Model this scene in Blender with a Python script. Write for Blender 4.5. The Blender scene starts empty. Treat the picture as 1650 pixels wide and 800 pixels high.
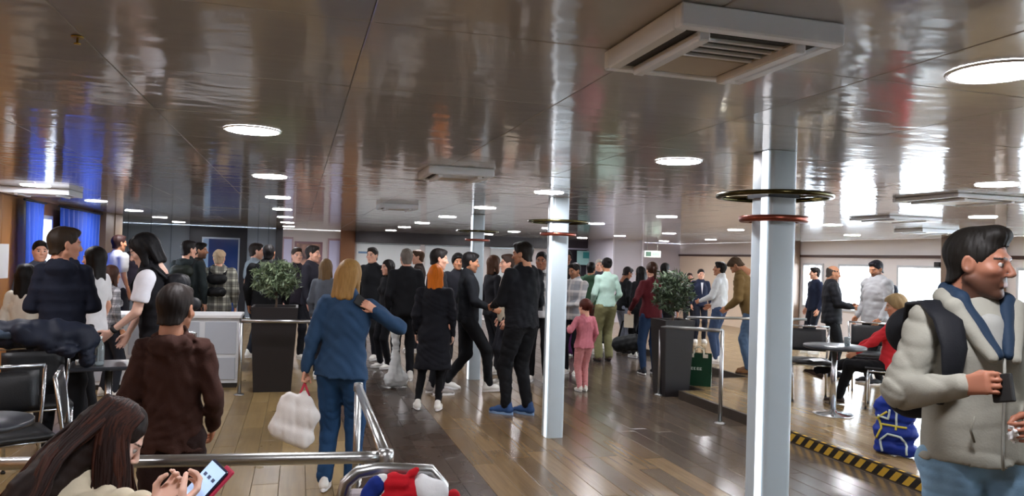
import bpy, math, random, time
import numpy as np
random.seed(7)
T_START = time.time()
SC = bpy.context.scene
COL = SC.collection
# ------------------------------------------------------------------ camera
FPX, CX, CY = 1190.0, 825.0, 400.0
YAW, PITCH, ROLL = math.radians(16.1), math.radians(.86), .03
CAM = np.array([0.0, 0.0, 1.62])
FW = np.array([math.sin(YAW)*math.cos(PITCH), math.cos(YAW)*math.cos(PITCH), math.sin(PITCH)])
RT = np.array([math.cos(YAW), -math.sin(YAW), 0.0])
UP = np.cross(RT, FW)
CR = math.cos(ROLL)*RT + math.sin(ROLL)*UP
CU = math.cos(ROLL)*UP - math.sin(ROLL)*RT
from mathutils import Matrix, Vector
cam_data = bpy.data.cameras.new('camera')
cam_data.sensor_width = 36.0
cam_data.lens = 36.0*FPX/1650.0
cam_data.clip_start = .05
cam = bpy.data.objects.new('camera', cam_data)
COL.objects.link(cam)
cam.matrix_world = Matrix(((CR[0], CU[0], -FW[0], CAM[0]), (CR[1], CU[1], -FW[1], CAM[1]), (CR[2], CU[2], -FW[2], CAM[2]), (0, 0, 0, 1)))
SC.camera = cam
# ------------------------------------------------------------------ world, exposure
world = bpy.data.worlds.new('overcast_sky'); SC.world = world
world.use_nodes = True
_bg = world.node_tree.nodes['Background']
_bg.inputs[0].default_value = (.86, .93, 1.0, 1); _bg.inputs[1].default_value = 12.0
SC.view_settings.view_transform = 'Standard'; SC.view_settings.look = 'None'
SC.view_settings.gamma = 1.0; SC.view_settings.use_curve_mapping = False
SC.view_settings.exposure = 1.28
LAMP_STRENGTH = 56.0
STRIP_EMIT = .55
SC.cycles.max_bounces = 7; SC.cycles.diffuse_bounces = 4; SC.cycles.glossy_bounces = 4
SC.cycles.sample_clamp_indirect = 6.0

def ray(px, py): return FW + (px-CX)/FPX*CR - (py-CY)/FPX*CU
def on_z(px, py, z):
    d = ray(px, py); return CAM + (z-CAM[2])/d[2]*d
def on_x(px, py, x):
    d = ray(px, py); return CAM + x/d[0]*d
def on_y(px, py, y):
    d = ray(px, py); return CAM + y/d[1]*d
def at_t(px, py, t): return CAM + t*ray(px, py)
def project(p):
    d = np.asarray(p, float)-CAM; z = d@FW
    return CX+FPX*(d@CR)/z, CY-FPX*(d@CU)/z, z
CEIL = 2.2
# ------------------------------------------------------------------ materials
def lin(h):
    if not isinstance(h, str): return tuple(h)[:3]
    h = h.lstrip('#'); o = []
    for i in (0, 2, 4):
        v = int(h[i:i+2], 16)/255.0
        o.append(v/12.92 if v <= .04045 else ((v+.055)/1.055)**2.4)
    return tuple(o)
MATS = {}
def nodes_of(m):
    m.use_nodes = True
    nt = m.node_tree
    return nt, nt.nodes, nt.links, nt.nodes['Principled BSDF']
def mat(name, color, rough=.5, metal=0.0, var=0.0, scale=8.0, bump=0.0, bscale=60.0, spec=.5, emit=0.0, coat=0.0, sheen=0.0, coords='Object'):
    if name in MATS: return MATS[name]
    m = bpy.data.materials.new(name); nt, N, L, B = nodes_of(m)
    c = lin(color)
    B.inputs['Roughness'].default_value = rough; B.inputs['Metallic'].default_value = metal
    B.inputs['Specular IOR Level'].default_value = spec
    B.inputs['Coat Weight'].default_value = coat; B.inputs['Sheen Weight'].default_value = sheen
    if emit: 
        B.inputs['Emission Color'].default_value = (*c, 1); B.inputs['Emission Strength'].default_value = emit
    tc = N.new('ShaderNodeTexCoord')
    no = N.new('ShaderNodeTexNoise'); no.inputs['Scale'].default_value = scale; no.inputs['Detail'].default_value = 4
    L.new(tc.outputs[coords], no.inputs['Vector'])
    mx = N.new('ShaderNodeMix'); mx.data_type = 'RGBA'
    v = max(var, .02)
    mx.inputs[6].default_value = (*[x*(1-v) for x in c], 1); mx.inputs[7].default_value = (*[min(1, x*(1+v)) for x in c], 1)
    L.new(no.outputs['Fac'], mx.inputs[0]); L.new(mx.outputs[2], B.inputs['Base Color'])
    if bump:
        n2 = N.new('ShaderNodeTexNoise'); n2.inputs['Scale'].default_value = bscale; n2.inputs['Detail'].default_value = 3
        L.new(tc.outputs[coords], n2.inputs['Vector'])
        bp = N.new('ShaderNodeBump'); bp.inputs['Strength'].default_value = bump; bp.inputs['Distance'].default_value = .01
        L.new(n2.outputs['Fac'], bp.inputs['Height']); L.new(bp.outputs['Normal'], B.inputs['Normal'])
    MATS[name] = m
    return m
def cloth(color, rough=.85, var=.14, scale=14, bump=.12, bscale=140, sheen=.0):
    k = 'cloth_%s' % (color.lstrip('#') if isinstance(color, str) else '_'.join('%.2f' % x for x in color))
    return mat(k, color, rough, 0, var, scale, bump, bscale, .25, 0, 0, sheen)
CHROME = mat('brushed_chrome', '#c9ccd0', .22, 1.0, .05)
STEEL = mat('satin_steel_rail', '#b9bbbb', .3, 1.0, .06, 20)
BLACKLEATHER = mat('black_leatherette', '#17191c', .45, 0, .15, 12, .15, 120)
WHITEPAINT = mat('white_paint', '#e2e3e4', .45, 0, .03)
DARKWOOD = mat('dark_table_laminate', '#2b2f36', .3, 0, .12, 10)
RUBBER = mat('black_rubber', '#141414', .7)

# ------------------------------------------------------------------ mesh helpers
def mesh_np(name, V, faces, smooth=False):
    V = np.asarray(V, np.float32).reshape(-1, 3)
    me = bpy.data.meshes.new(name)
    if isinstance(faces, np.ndarray) and faces.ndim == 2:
        nf, k = faces.shape
        me.vertices.add(len(V)); me.vertices.foreach_set('co', V.ravel())
        me.loops.add(nf*k); me.loops.foreach_set('vertex_index', faces.astype(np.int32).ravel())
        me.polygons.add(nf); me.polygons.foreach_set('loop_start', np.arange(0, nf*k, k, dtype=np.int32))
        me.polygons.foreach_set('loop_total', np.full(nf, k, np.int32))
        me.update(calc_edges=True)
    else:
        me.from_pydata(V.tolist(), [], [list(map(int, f)) for f in faces]); me.update()
    if smooth: me.polygons.foreach_set('use_smooth', np.ones(len(me.polygons), bool))
    return me
def link(name, me, material=None, parent=None, loc=None, rotz=None):
    o = bpy.data.objects.new(name, me); COL.objects.link(o)
    if material is not None and me is not None:
        if len(me.materials) == 0: me.materials.append(material)
        elif me.materials[0] is not material:
            o.material_slots[0].link = 'OBJECT'; o.material_slots[0].material = material
    if parent is not None: o.parent = parent
    if loc is not None: o.location = [float(x) for x in loc]
    if rotz is not None: o.rotation_euler = (0, 0, rotz)
    return o
def tag(o, label=None, cat=None, group=None, kind=None):
    if label: o['label'] = label
    if cat: o['category'] = cat
    if group: o['group'] = group
    if kind: o['kind'] = kind
    return o
def thing(name, label, cat, loc=(0, 0, 0), rotz=0.0, group=None):
    o = bpy.data.objects.new(name, None); o.empty_display_size = .1
    COL.objects.link(o); o.location = [float(x) for x in loc]; o.rotation_euler = (0, 0, rotz)
    return tag(o, label, cat, group)
class MB:
    """collects shapes into one mesh"""
    def __init__(s): s.v = []; s.f = []; s.sm = []
    def add(s, V, F, smooth=False):
        b = len(s.v); s.v.extend([tuple(map(float, p)) for p in V]); s.f.extend([tuple(int(i)+b for i in f) for f in F]); s.sm.extend([smooth]*len(F)); return s
    def box(s, x0, x1, y0, y1, z0, z1, bev=0.0):
        if x1 < x0: x0, x1 = x1, x0
        if y1 < y0: y0, y1 = y1, y0
        if z1 < z0: z0, z1 = z1, z0
        if bev <= 0:
            V = [(x, y, z) for z in (z0, z1) for y in (y0, y1) for x in (x0, x1)]
            return s.add(V, [(0, 2, 3, 1), (4, 5, 7, 6), (0, 1, 5, 4), (2, 6, 7, 3), (0, 4, 6, 2), (1, 3, 7, 5)])
        b = min(bev, (x1-x0)*.45, (y1-y0)*.45, (z1-z0)*.45)
        def loop(z, i): return [(x0+i, y0+b, z), (x0+b, y0+i, z), (x1-b, y0+i, z), (x1-i, y0+b, z), (x1-i, y1-b, z), (x1-b, y1-i, z), (x0+b, y1-i, z), (x0+i, y1-b, z)]
        V = loop(z0, b)+loop(z0+b, 0)+loop(z1-b, 0)+loop(z1, b)
        F = [tuple(range(7, -1, -1)), tuple(range(24, 32))]
        for r in range(3):
            for k in range(8): F.append((r*8+k, r*8+(k+1) % 8, r*8+8+(k+1) % 8, r*8+8+k))
        return s.add(V, F)
    def tube(s, pts, rad, n=10, caps=True, smooth=True, flat=None):
        P = [np.array(p, float) for p in pts]
        R = rad if hasattr(rad, '__len__') else [rad]*len(P)
        V = []; F = []
        t0 = P[1]-P[0]; ref = np.array([0, 0, 1.0]) if abs(t0[2]) < .9*np.linalg.norm(t0) else np.array([1.0, 0, 0])
        prev = None
        for i, p in enumerate(P):
            t = (P[min(i+1, len(P)-1)]-P[max(i-1, 0)]); t = t/(np.linalg.norm(t)+1e-9)
            if prev is None: a = np.cross(t, ref)
            else: a = prev-t*(prev@t)
            a = a/(np.linalg.norm(a)+1e-9); b = np.cross(t, a); prev = a
            fl = 1.0 if flat is None else flat
            for k in range(n):
                q = 2*math.pi*k/n
                V.append(p+R[i]*(math.cos(q)*a+math.sin(q)*b*fl))
        for i in range(len(P)-1):
            for k in range(n):
                F.append((i*n+k, i*n+(k+1) % n, (i+1)*n+(k+1) % n, (i+1)*n+k))
        s.add(V, F, smooth)
        if caps:
            b = len(s.v)-len(V)
            s.f.append(tuple(b+k for k in range(n-1, -1, -1))); s.sm.append(False)
            s.f.append(tuple(b+(len(P)-1)*n+k for k in range(n))); s.sm.append(False)
        return s
    def lathe(s, prof, n=24, c=(0, 0), smooth=True, sx=1, sy=1):
        V = []; F = []
        for r, z in prof:
            for k in range(n):
                q = 2*math.pi*k/n; V.append((c[0]+r*sx*math.cos(q), c[1]+r*sy*math.sin(q), z))
        m = len(prof)
        for i in range(m-1):
            for k in range(n): F.append((i*n+k, i*n+(k+1) % n, (i+1)*n+(k+1) % n, (i+1)*n+k))
        b = len(s.v); s.add(V, F, smooth)
        if prof[0][0] > 1e-6: s.f.append(tuple(b+k for k in range(n-1, -1, -1))); s.sm.append(False)
        if prof[-1][0] > 1e-6: s.f.append(tuple(b+(m-1)*n+k for k in range(n))); s.sm.append(False)
        return s
    def build(s, name, material, parent=None, loc=None, rotz=None):
        me = bpy.data.meshes.new(name); me.from_pydata(s.v, [], s.f); me.update()
        me.polygons.foreach_set('use_smooth', s.sm)
        return link(name, me, material, parent, loc, rotz)
def box_part(name, b, material, parent=None, bev=0.0): return MB().box(*b, bev=bev).build(name, material, parent)
def struct(o, label=None): 
    tag(o, label, None, None, 'structure'); return o
# ================================================================== STRUCTURE
XL, XR, YB, YF = -3.3, 10.5, 19.0, -3.5     # left wall, right wall, far wall, wall behind the viewer
STEP_X, PLAT = 4.44, .10
# --- wood-look materials
def plank_mat(name, c1, c2, rough):
    m = bpy.data.materials.new(name); nt, N, L, B = nodes_of(m)
    ge = N.new('ShaderNodeNewGeometry'); oi = N.new('ShaderNodeObjectInfo')
    mp = N.new('ShaderNodeMapping'); mp.inputs['Scale'].default_value = (26, 1.6, 1)
    L.new(ge.outputs['Position'], mp.inputs['Vector'])
    no = N.new('ShaderNodeTexNoise'); no.inputs['Scale'].default_value = 1.0; no.inputs['Detail'].default_value = 6; no.inputs['Distortion'].default_value = .6
    L.new(mp.outputs['Vector'], no.inputs['Vector'])
    ad = N.new('ShaderNodeMath'); ad.operation = 'MULTIPLY_ADD'; ad.inputs[1].default_value = .62; ad.inputs[2].default_value = -.2
    L.new(oi.outputs['Random'], ad.inputs[0])
    a2 = N.new('ShaderNodeMath'); a2.operation = 'ADD'; a2.use_clamp = True
    L.new(no.outputs['Fac'], a2.inputs[0]); L.new(ad.outputs[0], a2.inputs[1])
    mx = N.new('ShaderNodeMix'); mx.data_type = 'RGBA'
    mx.inputs[6].default_value = (*lin(c1), 1); mx.inputs[7].default_value = (*lin(c2), 1)
    L.new(a2.outputs[0], mx.inputs[0]); L.new(mx.outputs[2], B.inputs['Base Color'])
    n2 = N.new('ShaderNodeTexNoise'); n2.inputs['Scale'].default_value = 3.0; L.new(ge.outputs['Position'], n2.inputs['Vector'])
    mr = N.new('ShaderNodeMapRange'); mr.inputs[3].default_value = rough*.75; mr.inputs[4].default_value = rough*1.4
    L.new(n2.outputs['Fac'], mr.inputs[0]); L.new(mr.outputs[0], B.inputs['Roughness'])
    bp = N.new('ShaderNodeBump'); bp.inputs['Strength'].default_value = .08; bp.inputs['Distance'].default_value = .004
    L.new(no.outputs['Fac'], bp.inputs['Height']); L.new(bp.outputs['Normal'], B.inputs['Normal'])
    return m
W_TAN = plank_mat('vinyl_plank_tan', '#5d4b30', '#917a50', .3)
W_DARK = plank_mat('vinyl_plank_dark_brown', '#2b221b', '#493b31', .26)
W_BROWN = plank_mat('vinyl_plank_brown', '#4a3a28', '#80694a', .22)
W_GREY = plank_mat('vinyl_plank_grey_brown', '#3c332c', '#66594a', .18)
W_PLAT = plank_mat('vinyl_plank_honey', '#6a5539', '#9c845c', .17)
PW, PL = .18, 1.24
def plank_mesh(name, w=PW, l=PL, d=.012):
    m = MB(); b = .0022; g = .0012
    x, y = w/2-g, l/2-g
    V = [(-x, -y, 0), (x, -y, 0), (x, y, 0), (-x, y, 0), (-x, -y, d-b), (x, -y, d-b), (x, y, d-b), (-x, y, d-b),
         (-x+b, -y+b, d), (x-b, -y+b, d), (x-b, y-b, d), (-x+b, y-b, d)]
    F = [(0, 1, 5, 4), (1, 2, 6, 5), (2, 3, 7, 6), (3, 0, 4, 7), (4, 5, 9, 8), (5, 6, 10, 9), (6, 7, 11, 10), (7, 4, 8, 11), (8, 9, 10, 11)]
    m.add(V, F); return m
def lay_planks(parent, x0, x1, y0, y1, ztop, matfun, limit, field_name):
    """planks run along the room; the nearest in view are objects, the rest one joined field per colour"""
    d = .012; base = {}
    cells = []
    x = x0; r = random.Random(3)
    while x < x1-.02:
        w = min(PW, x1-x); off = r.uniform(0, PL); y = y0-off
        while y < y1-.01:
            a, b = max(y, y0), min(y+PL, y1)
            if b-a > .03: cells.append((x+w/2, (a+b)/2, w, b-a))
            y += PL
        x += PW
    if field_name is None: return cells
    lay_cells(parent, cells, ztop, matfun, limit, field_name)
def lay_cells(parent, cells, ztop, matfun, limit, field_name):
    d = .012
    def key(c):
        p = project((c[0], c[1], ztop)); 
        return p[2] if p[2] > .5 and -60 < p[0] < 1710 and -50 < p[1] < 880 else 99
    cells.sort(key=key)
    fields = {}
    cache = {}
    for i, c in enumerate(cells):
        m = matfun(c[0])
        if i < limit and key(c) < 99:
            kk = (m.name, round(c[2], 3), round(c[3], 3))
            if kk not in cache:
                mb = plank_mesh('plank', c[2], c[3], d); me = bpy.data.meshes.new('plank'); me.from_pydata(mb.v, [], mb.f); me.materials.append(m); cache[kk] = me
            link('plank', cache[kk], None, parent, (c[0], c[1], ztop-d))
        else:
            f = fields.setdefault(m.name, (MB(), m))[0]
            q = plank_mesh('p', c[2], c[3], d); f.add([(v[0]+c[0], v[1]+c[1], v[2]+ztop-d) for v in q.v], q.f)
    for k, (f, m) in fields.items():
        tag(f.build(field_name, m, parent), None, None, None, 'stuff')
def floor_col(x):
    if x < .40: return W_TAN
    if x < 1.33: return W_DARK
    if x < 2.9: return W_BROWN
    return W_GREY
GROUT = mat('floor_joint', '#2a241d', .8)
NX1, NX2, NY1, NY2 = 4.75, 5.95, 7.95, 8.8      # the platform steps back towards the far wall
_m = MB(); _m.box(-6.2, STEP_X, YF, YB, -.15, -.012); _m.box(STEP_X, NX1, NY1, YB, -.15, -.012); _m.box(NX1, NX2, NY2, YB, -.15, -.012)
floor = struct(_m.build('floor', GROUT))
def lay_regions(parent, regs, ztop, matfun, limit):
    cells = []
    for rg in regs: cells += lay_planks(parent, *rg, ztop, matfun, 0, None)
    lay_cells(parent, cells, ztop, matfun, limit, 'plank_field')
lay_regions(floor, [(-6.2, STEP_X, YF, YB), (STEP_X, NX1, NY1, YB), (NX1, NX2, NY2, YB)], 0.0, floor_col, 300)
_m = MB(); _m.box(STEP_X, XR, YF, NY1, -.15, PLAT-.012); _m.box(NX1, XR, NY1, NY2, -.15, PLAT-.012); _m.box(NX2, XR, NY2, YB, -.15, PLAT-.012)
platform = struct(_m.build('floor_platform', GROUT))
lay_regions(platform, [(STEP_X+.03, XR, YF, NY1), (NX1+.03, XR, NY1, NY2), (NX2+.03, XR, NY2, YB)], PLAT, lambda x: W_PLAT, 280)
# step edge: dark nosing with a hazard-tape strip
NOSE = mat('dark_step_nosing', '#3a3128', .5, 0, .2)
trim_1 = struct(box_part('trim_1', (STEP_X-.012, STEP_X+.03, YF, NY1, 0.0, PLAT+.004), NOSE))
for n_, bb in enumerate(((STEP_X-.012, NX1-.012, NY1, NY1+.012), (NX1-.012, NX1+.03, NY1, NY2), (NX1-.012, NX2-.012, NY2, NY2+.012), (NX2-.012, NX2+.03, NY2, YB))): struct(box_part('trim_%d' % (n_+6), (*bb, 0.0, PLAT+.004), NOSE))
HZ = bpy.data.materials.new('hazard_tape'); nt, N, L, B = nodes_of(HZ)
_ge = N.new('ShaderNodeNewGeometry'); _sp = N.new('ShaderNodeSeparateXYZ'); L.new(_ge.outputs['Position'], _sp.inputs[0])
_ad = N.new('ShaderNodeMath'); _ad.operation = 'MULTIPLY_ADD'; _ad.inputs[1].default_value = .9; L.new(_sp.outputs[2], _ad.inputs[0]); L.new(_sp.outputs[1], _ad.inputs[2])
_pp = N.new('ShaderNodeMath'); _pp.operation = 'PINGPONG'; _pp.inputs[1].default_value = .062; L.new(_ad.outputs[0], _pp.inputs[0])
_gt = N.new('ShaderNodeMath'); _gt.operation = 'GREATER_THAN'; _gt.inputs[1].default_value = .031; L.new(_pp.outputs[0], _gt.inputs[0])
_mx = N.new('ShaderNodeMix'); _mx.data_type = 'RGBA'; _mx.inputs[6].default_value = (*lin('#17130d'), 1); _mx.inputs[7].default_value = (*lin('#c29a2c'), 1)
L.new(_gt.outputs[0], _mx.inputs[0]); L.new(_mx.outputs[2], B.inputs['Base Color']); B.inputs['Roughness'].default_value = .5
_t = MB().box(STEP_X-.0145, STEP_X-.0122, 2.2, 6.55, .012, PLAT-.012); _t.box(STEP_X-.0145, STEP_X+.012, 2.2, 6.55, PLAT+.0042, PLAT+.006)
tag(_t.build('hazard_tape', HZ, trim_1), 'yellow and black striped tape along the step edge')

# --- ceiling: glossy panels
def ceiling_mat():
    m = bpy.data.materials.new('glossy_ceiling_panel'); nt, N, L, B = nodes_of(m)
    ge = N.new('ShaderNodeNewGeometry'); oi = N.new('ShaderNodeObjectInfo')
    B.inputs['Roughness'].default_value = .095; B.inputs['IOR'].default_value = 1.7
    mx = N.new('ShaderNodeMix'); mx.data_type = 'RGBA'
    mx.inputs[6].default_value = (*lin('#b2b1b0'), 1); mx.inputs[7].default_value = (*lin('#bfbebc'), 1)
    L.new(oi.outputs['Random'], mx.inputs[0]); L.new(mx.outputs[2], B.inputs['Base Color'])
    mp = N.new('ShaderNodeMapping'); mp.inputs['Scale'].default_value = (1.1, 1.9, 1); L.new(ge.outputs['Position'], mp.inputs['Vector'])
    no = N.new('ShaderNodeTexNoise'); no.inputs['Scale'].default_value = 3.2; no.inputs['Detail'].default_value = 2.2; no.inputs['Distortion'].default_value = .3
    L.new(mp.outputs['Vector'], no.inputs['Vector'])
    bp = N.new('ShaderNodeBump'); bp.inputs['Strength'].default_value = 1.0; bp.inputs['Distance'].default_value = .0035
    L.new(no.outputs['Fac'], bp.inputs['Height']); L.new(bp.outputs['Normal'], B.inputs['Normal'])
    return m
CEILM = ceiling_mat()
SEAM = mat('ceiling_joint', '#8f8a80', .5)
ceiling = struct(box_part('ceiling', (-6.2, XR, YF, YB, CEIL+.016, CEIL+.12), SEAM))
TILE = .745; TX0 = -.22-TILE/2; TY0 = 3.72-TILE/2
def tile_mesh(w, l):
    b = .002; g = .0007; d = .014; x, y = w/2-g, l/2-g
    V = [(-x, -y, d), (x, -y, d), (x, y, d), (-x, y, d), (-x, -y, b), (x, -y, b), (x, y, b), (-x, y, b), (-x+b, -y+b, 0), (x-b, -y+b, 0), (x-b, y-b, 0), (-x+b, y-b, 0)]
    F = [(4, 5, 1, 0), (5, 6, 2, 1), (6, 7, 3, 2), (7, 4, 0, 3), (8, 9, 5, 4), (9, 10, 6, 5), (10, 11, 7, 6), (11, 8, 4, 7), (11, 10, 9, 8)]
    return V, F
_cells = []
i = -9
while TX0+i*TILE < XR:
    a, b = max(-6.2, TX0+i*TILE), min(XR, TX0+(i+1)*TILE)
    if b-a > .05:
        j = -12
        while TY0+j*TILE < YB:
            c, d = max(YF, TY0+j*TILE), min(YB, TY0+(j+1)*TILE)
            if d-c > .05: _cells.append(((a+b)/2, (c+d)/2, b-a, d-c))
            j += 1
    i += 1
def _ck(c):
    p = project((c[0], c[1], CEIL)); return p[2] if p[2] > .6 and -120 < p[0] < 1770 and -150 < p[1] < 800 else 99
_cells.sort(key=_ck)
_cc = {}; _fld = MB(); _r = random.Random(5)
for n_, c in enumerate(_cells):
    V, F = tile_mesh(c[2], c[3])
    if n_ < 300 and _ck(c) < 99:
        k = (round(c[2], 3), round(c[3], 3))
        if k not in _cc:
            me = bpy.data.meshes.new('ceiling_panel'); me.from_pydata(V, [], F); me.materials.append(CEILM); _cc[k] = me
        o = link('ceiling_panel', _cc[k], None, ceiling, (c[0], c[1], CEIL))
        o.rotation_euler = (_r.gauss(0, .0016), _r.gauss(0, .0016), 0)
    else: _fld.add([(v[0]+c[0], v[1]+c[1], v[2]+CEIL) for v in V], F)
tag(_fld.build('panel_field', CEILM, ceiling), None, None, None, 'stuff')

# --- walls
GREYWALL = mat('grey_blue_wall_panel', '#8b96a2', .45, 0, .04, 2)
CREAM = mat('cream_wall_panel', '#f0dcc4', .5, 0, .03, 2)
PINKWHITE = mat('off_white_wall_panel', '#e6dedb', .45, 0, .03, 2)
WOODPANEL = mat('light_wood_veneer', '#a9743f', .4, 0, .18, 3)
BROWNPANEL = mat('taupe_pillar_veneer', '#76604f', .4, 0, .12, 4)
DARKBAND = mat('dark_brown_fascia', '#2d2426', .4, 0, .1)
NAVY = mat('dark_navy_frame', '#161a22', .35, 0, .1)
def wall_y(y, x0, x1, z0, z1, name, m, th=.1, parent=None): return box_part(name, (x0, x1, y, y+th, z0, z1), m, parent)
# far wall, laid out from left to right
def xb(px, y=YB): return float(on_y(px, 405, y)[0])
wall_back = struct(box_part('wall_back', (-6.2, xb(452), YB, YB+.1, 0, CEIL), GREYWALL))
struct(box_part('wall_back_centre', (xb(452), xb(885), YB, YB+.1, 0, CEIL), PINKWHITE))
struct(box_part('wall_back_side', (xb(885), XR+.1, YB, YB+.1, 0, CEIL), mat('lavender_white_wall', '#cfcbd6', .5, 0, .03)))
# panel joints on the grey wall
for px in (205, 242, 275, 415, 432):
    box_part('joint_strip', (xb(px)-.012, xb(px)+.012, YB-.008, YB-.0005, 0.0, CEIL), mat('grey_joint', '#6c7884', .4), wall_back)
# dark framed glazed door
d1 = struct(thing('door_1', None, None, (0, 0, 0)), 'wide dark framed door in the far wall, blue reflection coloured into its glass')
a, b = xb(305), xb(398)
m_ = MB(); m_.box(a, a+.28, YB-.07, YB-.002, 0, CEIL-.02); m_.box(b-.16, b, YB-.07, YB-.002, 0, CEIL-.02); m_.box(a+.28, b-.16, YB-.07, YB-.002, 1.93, CEIL-.02)
m_.build('door_frame', NAVY, d1)
m_ = MB(); m_.box(a+.28, b-.16, YB-.05, YB-.03, .0, 1.93); m_.build('glass_pane', mat('blue_reflection_glass', '#1c3d7a', .08, 0, .1, 2), d1)  # blue reflection put into the base colour of the pane
m_ = MB(); m_.box(a+.28, a+.43, YB-.056, YB-.0505, .2, 1.9); m_.build('light_panel', mat('pale_blue_panel', '#8fb2d8', .3), d1)
m_ = MB()
for q in ((a+.28, a+.31, 0, 1.93), (b-.2, b-.165, 0, 1.93)): m_.box(q[0], q[1], YB-.065, YB-.0565, q[2], q[3])
m_.box(a+.31, b-.2, YB-.065, YB-.0565, 1.89, 1.93); m_.build('glazing_bead', mat('pale_metal_bead', '#9aa6b5', .35, .6), d1)
# dark vertical edge, bright glazed openings and picture board behind the crowd
struct(box_part('trim_2', (xb(444), xb(455), YB-.12, YB-.001, 0, CEIL), NAVY))
GLOWWIN = mat('frosted_lavender_glass', '#d9d8f5', .35, 0, .02)
for n_, (p0, p1) in enumerate(((457, 470), (530, 547))):
    w = struct(thing('window_%d' % (n_+1), None, None), 'narrow pale lavender glazed panel in the far wall')
    box_part('frosted_pane', (xb(p0), xb(p1), YB-.03, YB-.002, .5, 1.95), GLOWWIN, w)
    f_ = MB(); f_.box(xb(p0)-.03, xb(p0), YB-.05, YB-.002, .45, 2.0); f_.box(xb(p1), xb(p1)+.03, YB-.05, YB-.002, .45, 2.0); f_.box(xb(p0), xb(p1), YB-.05, YB-.002, 1.95, 2.0)
    f_.build('window_frame', mat('pink_grey_frame', '#b99aa2', .4), w)
pb = thing('poster_board', 'large dim pinkish picture board hung on the far wall', 'poster', (xb(497), YB-.03, 1.45))
hw = (xb(519)-xb(474))/2
box_part('frame', (-hw, hw, 0, .028, -.55, .45), mat('poster_frame_rose', '#8f6a72', .4), pb)
PM = bpy.data.materials.new('poster_print'); nt, N, L, B = nodes_of(PM)
_tc = N.new('ShaderNodeTexCoord'); _no = N.new('ShaderNodeTexNoise'); _no.inputs['Scale'].default_value = 3.0; L.new(_tc.outputs['Object'], _no.inputs['Vector'])
_cr = N.new('ShaderNodeValToRGB'); L.new(_no.outputs['Fac'], _cr.inputs[0]); _cr.color_ramp.elements[0].color = (*lin('#5c4a4e'), 1); _cr.color_ramp.elements[0].position = .4; _cr.color_ramp.elements[1].color = (*lin('#d8a48c'), 1); _cr.color_ramp.elements[1].position = .65
L.new(_cr.outputs[0], B.inputs['Base Color']); B.inputs['Roughness'].default_value = .35
box_part('print', (-hw+.05, hw-.05, -.006, -.0005, -.5, .4), PM, pb)
struct(box_part('trim_3', (xb(548), xb(571), YB-.16, YB-.001, 0, CEIL), mat('orange_brown_pillar', '#8a5a36', .4, 0, .15, 4)))
struct(box_part('trim_4', (xb(571), xb(884), YB-.35, YB-.001, 1.93, CEIL), DARKBAND))
# white notice boards under the dark fascia
for n_, (p0, p1, lb) in enumerate(((574, 676, 'wide white notice board low under the dark fascia, left of the striding man'), (685, 765, 'white notice board under the dark fascia behind the orange-haired woman'), (790, 826, 'narrow white notice board under the dark fascia behind the tall man'))):
    nb = thing('notice_board', lb, 'board', ((xb(p0)+xb(p1))/2, YB-.03, 1.55), 0, 'notice boards on the far wall')
    w = (xb(p1)-xb(p0))/2
    box_part('board', (-w, w, 0, .028, -.4, .34), mat('white_board', '#e8eceb', .35), nb)
    f_ = MB(); f_.box(-w-.02, w+.02, -.012, .0, .34, .37); f_.box(-w-.02, w+.02, -.012, .0, -.43, -.4); f_.build('frame', mat('alu_frame', '#aab0b2', .3, .8), nb)
    if n_ == 0: box_part('blue_print', (-w+.05, -w+.3, -.003, -.0005, .1, .15), mat('blue_print', '#6f93b8', .5), nb)
# dark passage and teal sign to the right of the fascia
d2 = struct(thing('door_2', None, None), 'dark wide passage opening in the far wall')
a, b = xb(902), xb(984)
box_part('dark_opening', (a+.1, b-.1, YB-.012, YB-.001, 0, 1.98), mat('dark_passage', '#231f2b', .4), d2)
m_ = MB(); m_.box(a, a+.1, YB-.1, YB-.001, 0, CEIL); m_.box(b-.1, b, YB-.1, YB-.001, 0, CEIL); m_.box(a+.1, b-.1, YB-.1, YB-.001, 1.98, CEIL)
m_.build('door_frame', mat('plum_frame', '#3a333f', .4), d2)
box_part('lintel_strip', (a, b, YB-.115, YB-.1005, 1.93, 1.97), mat('pale_lintel', '#b7b2c4', .3, .4), d2)
ts = thing('wall_sign', 'teal and pale turquoise sign in the dark passage', 'sign', (xb(938), YB-.2, 1.72))
box_part('panel', (-.22, .22, 0, .03, -.2, .18), mat('pale_turquoise_sign', '#a5d4d2', .4), ts)
box_part('teal_block', (-.05, .18, -.006, -.0005, -.02, .15), mat('teal_print', '#2f8e90', .4), ts)
# projecting white pillar box, exit sign
wp = struct(box_part('wall_pillar', (xb(988, 17.2), xb(1036, 17.2), 17.2, YB, 0, CEIL), mat('lavender_white_wall', '#cfcbd6', .5)))
for px in (988, 1035): box_part('edge_strip', (xb(px, 17.2)-.02, xb(px, 17.2)+.02, 17.17, 17.199, 0, CEIL), mat('edge_white', '#e9e7f2', .4), wp)
ex = thing('exit_sign', 'small green and white exit sign above the far doorway', 'sign', (xb(1052, 17.6), 17.6, 1.86))
box_part('box', (-.24, .24, 0, .06, -.09, .09), mat('exit_white', '#dfe8dc', .4), ex, .01)
m_ = MB(); m_.box(-.2, -.05, -.004, -.0005, -.06, .06); m_.build('pictogram', mat('exit_dark_green', '#3b5a48', .5), ex)
m_ = MB()
for q in range(4): m_.box(-.01+q*.05, .025+q*.05, -.004, -.0005, -.045, .045)
m_.build('lettering', mat('exit_green', '#86b094', .5), ex)
m_ = MB(); m_.tube([(-.15, .03, .09), (-.15, .03, CEIL-1.86)], .008, 6); m_.tube([(.15, .03, .09), (.15, .03, CEIL-1.86)], .008, 6); m_.build('hanger', STEEL, ex)

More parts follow.
